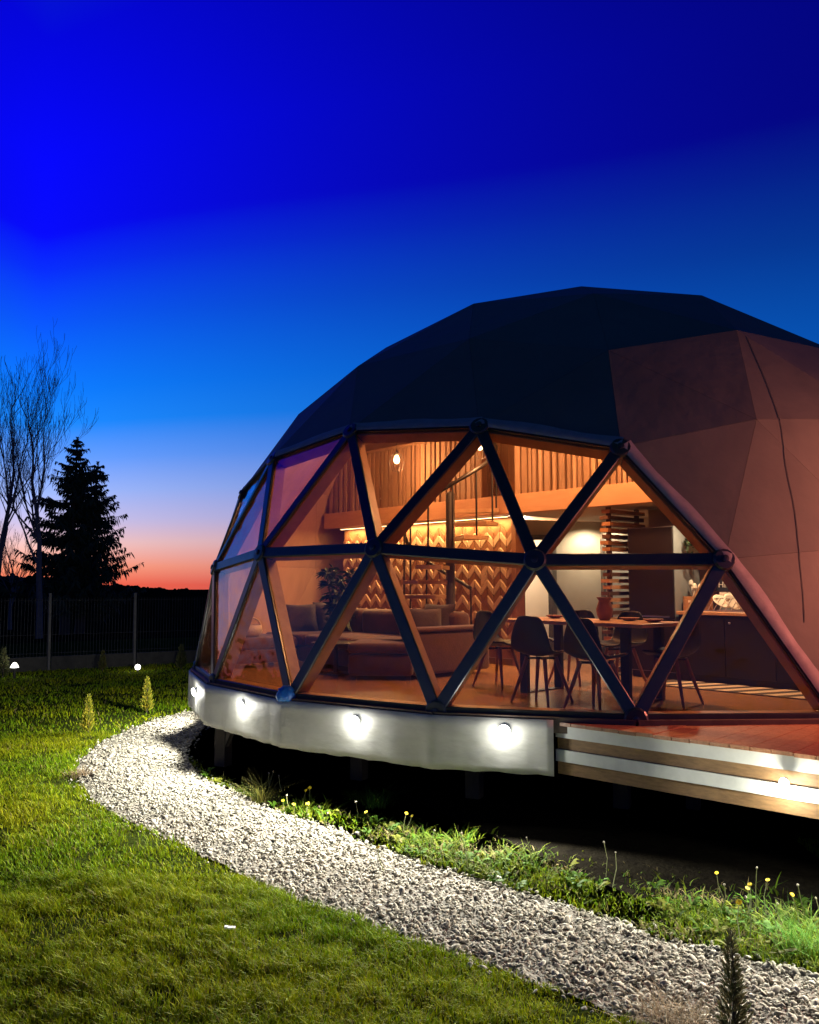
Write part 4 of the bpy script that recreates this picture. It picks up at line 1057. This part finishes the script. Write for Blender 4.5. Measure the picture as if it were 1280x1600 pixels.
# ================================================================== TERRACE LAMP (stands on the deck, warms the cover)
tlp = cf(5.7, 6.7); tlp.z = ZD
tl_ = thing('terrace_lamp', 'black terrace lamp post with a warm orange lantern on the deck', 'lamp post', tlp)
T_ = Matrix.Translation(tlp)
MB().lathe([(.14, .0), (.14, .02), (.05, .05), (.03, .08), (.028, 1.45), (.04, 1.47)], 20, T_).build('post', M['blackmetal'], tl_)
MB().lathe([(.04, 1.47), (.13, 1.49), (.13, 1.51), (.02, 1.51)], 20, T_).build('lantern_base', M['blackmetal'], tl_)
MB().lathe([(.04, 1.52), (.06, 1.60), (.055, 1.70), (.03, 1.74)], 20, T_).build('globe', M['bulb'], tl_, smooth=True)
MB().lathe([(.14, 1.79), (.13, 1.80), (.05, 1.88), (.01, 1.90)], 20, T_).build('cap', M['blackmetal'], tl_)
for i in range(4):
    a = i * math.pi / 2; MB().tube([tlp + Vector((.115 * math.cos(a), .115 * math.sin(a), 1.51)), tlp + Vector((.115 * math.cos(a), .115 * math.sin(a), 1.79))], .006, 6).build('cage_bar', M['blackmetal'], tl_)
lamp('terrace_light', 'POINT', tlp + Vector((0, 0, 1.64)), 1900, (1, .23, .145), tl_, .11)

# ================================================================== FENCE
f0, f1 = G(76, 1048), G(210, 1041); fd = (f1 - f0)
fence = thing('mesh_fence', 'dark wire mesh garden fence with concrete posts and base slabs', 'fence', f0)
for k in range(-3, 7):
    a = f0 + fd * k; b_ = f0 + fd * (k + 1); ln = Vector((random.uniform(-.03, .03), random.uniform(-.02, .02), 0))
    MB().bar(a + Vector((0, 0, -.05)), a + Vector((0, 0, 1.86)) + ln, .06, .06, fd.normalized()).build('post', M['concrete'], fence, bevel=.008, seg=1)
    d = fd.normalized()
    MB().bar(a + d * .05 + Vector((0, 0, .17)), b_ - d * .05 + Vector((0, 0, .17)), .05, .34).build('base_slab', M['slab'], fence)
    w = MB(); L = fd.length; n = int(L / .075)
    for i in range(n):
        q = a + d * (.06 + (L - .12) * i / (n - 1)); w.bar(q + Vector((0, 0, .34)), q + Vector((0, 0, 1.74)), .008, .008, d)
    for z in (.42, .86, 1.68): w.bar(a + d * .04 + Vector((0, 0, z)), b_ - d * .04 + Vector((0, 0, z)), .008, .008)
    tag(w.build('mesh_panel', M['wire'], fence), kind='stuff')
# ---- two little garden lights by the fence
g1 = G(22, 1061); gl = thing('garden_light', 'small lit garden light with pointed cap by the fence', 'garden light', g1); T_ = Matrix.Translation(g1)
MB().lathe([(.03, -.02), (.03, .22), (.05, .23)], 12, T_).build('stake', M['blackmetal'], gl)
MB().lathe([(.09, .25), (.085, .265), (.04, .34), (.01, .36)], 18, T_).build('shade', M['garden_glow'], gl, smooth=True)
lamp('garden_lamp', 'POINT', g1 + Vector((0, 0, .46)), 6, (1, .95, .8), gl, .05)
g2 = G(215, 1051); gl = thing('garden_light', 'small lit round garden globe light beside a fence post', 'garden light', g2); T_ = Matrix.Translation(g2)
MB().lathe([(.03, -.02), (.03, .06), (.04, .065)], 12, T_).build('stake', M['blackmetal'], gl)
MB().lathe([(.03, .066), (.055, .085), (.068, .13), (.055, .17), (.02, .19)], 18, T_).build('globe', M['garden_glow'], gl, smooth=True)
lamp('garden_lamp', 'POINT', g2 + Vector((0, 0, .30)), 6, (1, .95, .8), gl, .05)

# ================================================================== TREES
def ground_at(px, dep):
    q = D(px, 914, dep); q.z = float(terrain(math.hypot(q.x, q.y))); return q
def spruce(px, dep, top_px, label, width, seed, skew=0.0):
    rs = random.Random(seed); q = ground_at(px, dep); top = D(top_px[0], top_px[1], dep); H = top.z - q.z
    th = thing('spruce_tree', label, 'tree', q)
    def axis(t): return q.lerp(top, t)
    MB().tube([axis(t) for t in (0, .2, .45, .7, .9, 1)], [.26, .21, .16, .1, .04, .01], 8).build('trunk', M['bark'], th)
    lm = MB(); nm = MB()
    z = .15
    while z < .985:
        t = z; L = width * (1 - t) ** .8 * rs.uniform(.5, 1.2) + .16
        if t < .3: L *= .55 + t * 1.5
        for k in range(rs.choice((5, 6, 7, 8))):
            a = rs.uniform(0, 6.283); dv = Vector((math.cos(a), math.sin(a), 0)); l = L * rs.uniform(.6, 1.15)
            base_ = axis(t); droop = .02 + .30 * (1 - t) * rs.uniform(.5, 1.2)
            pts = [base_ + dv * (l * s) + Vector((0, 0, l * (-droop * math.sin(s * 2.4) + .16 * s * s))) for s in (0, .25, .5, .75, 1)]
            lm.tube(pts, [.035 * (1 - t) + .008] * 2 + [.012, .008, .004], 4, cap=False)
            for s in np.arange(.12, 1.001, .055 / max(l, .3) * 1.25):
                i = min(int(s * 4), 3); c = pts[i].lerp(pts[i + 1], s * 4 - i); sd = Vector((-dv.y, dv.x, 0))
                for sg in (-1, 1):
                    wl = (.16 + .34 * (1 - abs(s - .45))) * rs.uniform(.5, 1.1) * (.35 + .75 * min(1, l / 1.6))
                    tip = c + sd * (sg * wl * rs.uniform(.35, .9)) + dv * (wl * rs.uniform(.15, .5)) + Vector((0, 0, -wl * rs.uniform(.1, 1.3)))
                    wd = (tip - c).cross(Vector((rs.uniform(-1, 1), rs.uniform(-1, 1), .4))).normalized() * (.028 + .024 * rs.random())
                    m = c.lerp(tip, .5); nm.add([c - wd * .5, m - wd, tip, m + wd, c + wd * .5], [(0, 1, 2, 3, 4)])
        z += .026 * (1.15 - .45 * t) * rs.uniform(.7, 1.3)
    for k in range(40):
        c = axis(1 - .0015 * k); d = Vector((rs.uniform(-1, 1), rs.uniform(-1, 1), rs.uniform(.1, 1))).normalized() * rs.uniform(.08, .2); wd = d.orthogonal().normalized() * .03
        nm.add([c - wd, c + d, c + wd], [(0, 1, 2)])
    lm.build('boughs', M['bark'], th); nm.build('crown', M['needle'], th)
    print('spruce faces', len(nm.f))
spruce(103, 42, (122, 684), 'tall dark spruce with drooping boughs beyond the fence', 3.8, 3)
spruce(126, 43.2, (154, 722), 'slightly lower dark spruce crowding against the tall one', 3.4, 8)
def bare_tree(px, dep, heights, label, seed, h, spread=.5, lean=(0, 0)):
    rs = random.Random(seed); q = ground_at(px, dep); th = thing('bare_tree', label, 'tree', q); tr = MB(); br = MB()
    def grow(p, d, L, r, lv):
        pts = [p.copy()]; rr = [r]; n = 5 if lv < 2 else 4; dd_ = d.copy()
        for i in range(n):
            dd_ = (dd_ + Vector((rs.uniform(-1, 1), rs.uniform(-1, 1), rs.uniform(-.3, .7))) * (.10 if lv == 0 else .16) + Vector((0, 0, .05 * lv))).normalized()
            p = p + dd_ * (L / n); pts.append(p.copy()); rr.append(max(r * (1 - .62 * (i + 1) / n), .006))
        (tr if lv == 0 else br).tube(pts, rr, 7 if lv == 0 else (5 if lv < 3 else 3), cap=lv == 0)
        if lv >= 5 or L < .22: return
        kids = {0: 8, 1: 5, 2: 4, 3: 3, 4: 2}[lv]
        for k in range(kids):
            s = rs.uniform(.28 if lv == 0 else .2, 1.0) if k else 1.0
            i = min(int(s * n), n - 1); c = pts[i].lerp(pts[i + 1], s * n - i); a = rs.uniform(0, 6.283)
            pd = dd_.orthogonal().normalized(); pd = Matrix.Rotation(a, 3, dd_) @ pd
            nd = (dd_ * (1 if k else 1.6) + pd * rs.uniform(.45, .95) * (spread * 1.6 if lv == 0 else 1) + Vector((0, 0, .25))).normalized()
            grow(c, nd, L * rs.uniform(.42, .66) * (1 if lv else .9), rr[i] * rs.uniform(.42, .62) if k else rr[-1] * 1.0, lv + 1)
    grow(q.copy(), Vector((lean[0], lean[1], 1)).normalized(), h, .15, 0)
    tr.build('trunk', M['palebark'], th); br.build('branches', M['palebark'], th); print('bare faces', len(br.f))
bare_tree(64, 36, None, 'slender leafless tree with fine twigs before the spruce', 21, 6.7, .45)
bare_tree(-14, 38, None, 'leafless tree with upswept branches at the edge of the field', 5, 7.4, .6)
bare_tree(18, 60, None, 'smaller leafless tree with spreading twigs further down the field', 14, 4.0, .7)

# ================================================================== THUJA SAPLINGS
def thuja(q, h, w, label, cols, dens=1.0, seed=1):
    r = np.random.default_rng(seed); th = thing('thuja_sapling', label, 'sapling', q)
    MB().tube([q, q + Vector((.01, 0, h * .5)), q + Vector((0, .01, h * .97))], [.012, .008, .002], 6).build('stem', M['bark'], th)
    V, F, C = [], [], []; n = int(420 * dens); cols = np.array(cols)
    for i in range(n):
        t = r.uniform(0.03, 1) ** .9; a = r.uniform(0, 6.283); prof = w * (1.02 - t) ** 1.0 * (.6 + .4 * min(1, t / .12)) * (1 + .4 * math.sin(3 * a + 11 * t))
        rr = prof * math.sqrt(r.uniform(.05, 1)); b0 = np.array([q.x + .35 * rr * math.cos(a), q.y + .35 * rr * math.sin(a), q.z + t * h * .93])
        c = cols[r.integers(len(cols))] * r.uniform(.7, 1.25)
        for k in range(5):
            aa = a + r.uniform(-.6, .6); d = np.array([math.cos(aa), math.sin(aa), r.uniform(.6, 1.7)]); d /= np.linalg.norm(d)
            L = (.35 * w + .05 * h) * r.uniform(.4, 1.0) * (1.15 - .75 * t); s = np.cross(d, r.normal(size=3)); s /= np.linalg.norm(s) + 1e-9; s *= L * .10
            m = b0 + d * L * .55; e = b0 + d * L + np.array([0, 0, -.0])
            b = len(V) ; V += [b0, m - s, e, m + s]; F += [[b, b + 1, b + 2, b + 3]]; C += [c] * 4
            b0 = b0 + d * L * .3
    o = np_mesh('foliage', np.array(V) - np.array(q), np.array(F), M['thuja'], np.array(C)); o.parent = th
YG = [(.32, .30, .02), (.22, .26, .02), (.42, .34, .04), (.13, .16, .02)]
DG = [(.05, .06, .02), (.07, .07, .025), (.04, .05, .02)]
thuja(G(137, 1147), .56, .13, 'yellow green thuja sapling with a ragged pointed top on the lawn', YG, 1, 4)
thuja(G(229, 1114), .60, .13, 'yellow green thuja sapling nearest the gravel bend', YG, 1, 6)
thuja(G(160, 1049), .52, .14, 'dim thuja sapling in front of the fence panel between two posts', [(.10, .09, .02), (.07, .08, .02)], .7, 8)
thuja(G(4, 1060), .70, .20, 'dark thuja sapling behind the pointed garden light', DG, .8, 9)
thuja(G(283, 1046), .62, .22, 'dark thuja sapling at the fence beside the dome', DG, .8, 10)
thuja(G(1147, 1625), .50, .08, 'thin dark thuja sapling rooted in the near gravel', [(.07, .065, .03), (.05, .06, .025), (.10, .085, .04)], 1.0, 12)

# ================================================================== WEEDS ALONG THE PATH
lo, hi = strip.min(0), strip.max(0); P = scatter(60000, lo, hi)
es = edge_dist(P, soil_line); ins = inside(P, strip) | (es < .16) | (inside(P, soil_poly) & (es < .75) & (RNG.uniform(0, 1, len(P)) < .30 * (1 - es / .75)))
P = P[ins & ~inside(P, path_poly)]; cl = patch(P, 3.6, 31) + .6 * patch(P, 9, 33); P = P[(cl > -.2) | (RNG.uniform(0, 1, len(P)) < .2)]
P = P[np.hypot(*P.T) > R + .15]
cl = np.clip(patch(P, 3.6, 31) + .6 * patch(P, 9, 33), -.4, 1.2); n = len(P); print('weeds', n)
h = (.03 + .10 * np.clip(cl + .3, 0, 1.3)) * RNG.uniform(.4, 1.3, n); w = RNG.uniform(.004, .010, n)
big = RNG.uniform(0, 1, n) < .16; w[big] *= 3.6; h[big] *= .8
tt = RNG.uniform(0, 1, (n, 1)); c = np.array([.04, .11, .005]) * (1 - tt) + np.array([.14, .17, .010]) * tt
dry = (RNG.uniform(0, 1, n) < .10) | ((patch(P, 5, 41) > .2) & (RNG.uniform(0, 1, n) < .65)); c[dry] = np.array([.22, .18, .08]); h[dry] *= .7
c *= RNG.uniform(.4, 1.0, (n, 1))
h *= .85
v, f, cc = blades(P, h, w, c, .7, .55)
rv, rf, rc = [], [], []
for q in P[RNG.choice(n, 75, replace=False)]:
    base_c = (np.array([.04, .095, .006]) if RNG.uniform() < .65 else np.array([.10, .11, .012])) * RNG.uniform(.5, 1.2)
    for k in range(int(RNG.integers(6, 11))):
        a = RNG.uniform(0, 6.283); L = RNG.uniform(.035, .095); d = np.array([math.cos(a), math.sin(a)]); sdv = np.array([-d[1], d[0]]) * L * RNG.uniform(.10, .2); up = RNG.uniform(.25, .9)
        b = len(rv); pts = []
        for (t_, w_) in ((.0, .25), (.45, .8), (.75, 1.0), (1.0, .1)):
            z_ = L * up * math.sin(t_ * 2.2) * .75 + .02; pts += [[*(q + d * L * t_ - sdv * w_), z_], [*(q + d * L * t_ + sdv * w_), z_ + .004]]
        rv += pts; rf += [[b, b + 1, b + 3], [b, b + 3, b + 2], [b + 2, b + 3, b + 5], [b + 2, b + 5, b + 4], [b + 4, b + 5, b + 7], [b + 4, b + 7, b + 6]]; rc += [base_c] * 8
f = np.vstack([f, np.array(rf) + len(v)]); v = np.vstack([v, np.array(rv)]); cc = np.vstack([cc, np.array(rc)])
tag(np_mesh('weed_strip', v, f, M['blade'], cc), 'rough green weeds and grass between the gravel and the dome', 'weeds', kind='stuff')
def flower(px, py, hgt, kind, label, grp):
    q = G(px, py, hgt); b0 = Vector((q.x, q.y, 0)) + Vector((random.uniform(-.06, .06), random.uniform(-.06, .06), 0))
    th = thing('dandelion' if kind == 'yellow' else 'seed_stalk', label, 'flower', b0, group=grp)
    m = b0.lerp(q, .55) + Vector((random.uniform(-.02, .02), random.uniform(-.02, .02), 0)); MB().tube([b0, m, q], [.0035, .003, .0025], 5).build('stem', M['stem'], th)
    if kind == 'yellow':
        hd = MB(); r_ = random.uniform(.014, .021); nrm = (Vector((random.uniform(-.5, .5), -.6, .9))).normalized(); t1 = nrm.orthogonal().normalized(); t2 = nrm.cross(t1)
        for ly, (k, rr, up) in enumerate(((14, r_, .1), (11, r_ * .7, .45), (7, r_ * .4, .8))):
            for i in range(k):
                a = 6.283 * i / k + ly * .2; d = t1 * math.cos(a) + t2 * math.sin(a); s_ = nrm.cross(d) * (.0035); e = q + d * rr + nrm * (rr * up)
                hd.add([q + nrm * .002, q + d * rr * .6 + s_ + nrm * (rr * up * .7), e, q + d * rr * .6 - s_ + nrm * (rr * up * .7)], [(0, 1, 2, 3)])
        hd.lathe([(.004, -.008), (.007, -.002), (.006, .003)], 8, Matrix.Translation(q)); hd.build('flower_head', M['yellow'], th)
    else:
        bq = bmesh.new(); bmesh.ops.create_icosphere(bq, subdivisions=2, radius=1); r_ = random.uniform(.006, .010)
        hd = MB(); hd.add([q + Vector(v_.co) * r_ * random.uniform(.7, 1.15) for v_ in bq.verts], [tuple(x.index for x in f_.verts) for f_ in bq.faces]); bq.free(); hd.build('seed_head', M['seedhead'], th)
for (x, y) in ((484, 1231), (478, 1235), (442, 1251), (459, 1257), (481, 1256), (572, 1269), (635, 1271), (644, 1275), (590, 1324)):
    flower(x, y, random.uniform(.10, .2), 'yellow', 'yellow dandelion flower in the weeds under the canvas skirt', 'dandelions under the skirt')
for (x, y) in ((1120, 1364), (1200, 1375), (1172, 1382), (1168, 1388), (1238, 1398), (1155, 1410)):
    flower(x, y, random.uniform(.16, .26), 'yellow', 'yellow dandelion flower in the weeds under the deck fascia', 'dandelions under the deck')
for (x, y) in ((448, 1243), (499, 1260), (556, 1253), (512, 1271), (679, 1298), (721, 1302), (427, 1205), (436, 1212), (420, 1208)):
    flower(x, y, random.uniform(.12, .28), 'seed', 'pale seed stalk rising from the weeds under the canvas skirt', 'seed stalks under the skirt')
for (x, y) in ((1183, 1356), (1247, 1383), (1275, 1403), (1132, 1382), (1165, 1402), (944, 1316), (1215, 1412), (823, 1309), (962, 1332)):
    flower(x, y, random.uniform(.18, .30), 'seed', 'pale seed stalk rising from the weeds under the deck fascia', 'seed stalks under the deck')
def tuft(q, n, h, rad_, cols, label, name='grass_tuft', cat='grass tuft'):
    P = np.array([q.x, q.y]) + RNG.normal(0, rad_, (n, 2)); c = np.array(cols)[RNG.integers(len(cols), size=n)] * RNG.uniform(.7, 1.2, (n, 1))
    v, f, cc = blades(P, h * RNG.uniform(.5, 1.2, n), RNG.uniform(.002, .005, n), c, .9, .6)
    o = np_mesh(name, v - np.array([q.x, q.y, 0]), f, M['blade'], cc); o.location = (q.x, q.y, 0); return tag(o, label, cat)
tuft(G(408, 1256), 120, .24, .035, [(.25, .22, .05), (.16, .18, .04)], 'tall yellowing weed clump at the gravel edge under the skirt', 'weed_clump', 'weed')
tuft(G(128, 1214), 260, .10, .07, [(.28, .20, .12), (.2, .15, .09)], 'dry brown grass tuft at the outer bend of the gravel')
tuft(G(1050, 1604), 300, .13, .09, [(.34, .27, .18), (.26, .2, .13)], 'dry tan grass tuft on the gravel edge near the thin sapling')
tuft(G(590, 1262), 160, .17, .05, [(.07, .2, .02), (.12, .24, .03)], 'lush bright green weed clump beside the gravel', 'weed_clump', 'weed')
tuft(G(1262, 1490), 220, .18, .07, [(.07, .2, .02), (.13, .25, .03)], 'leafy bright green weed clump below the deck spotlight', 'weed_clump', 'weed')
lq = G(358, 1462)
lt = MB().box((-.028, .032), (-.012, .012), (.045, .052)).box((-.03, -.012), (-.010, .010), (.049, .056)).build('litter_scrap', M['litter'], None, loc=(0, 0, 0)); lt.location = lq; lt.rotation_euler = (rad(6), rad(4), YAW + .1)
tag(lt, 'small white scrap lying on the near lawn', 'litter')
for o in bpy.data.objects:
    if '_local' in o: del o['_local']
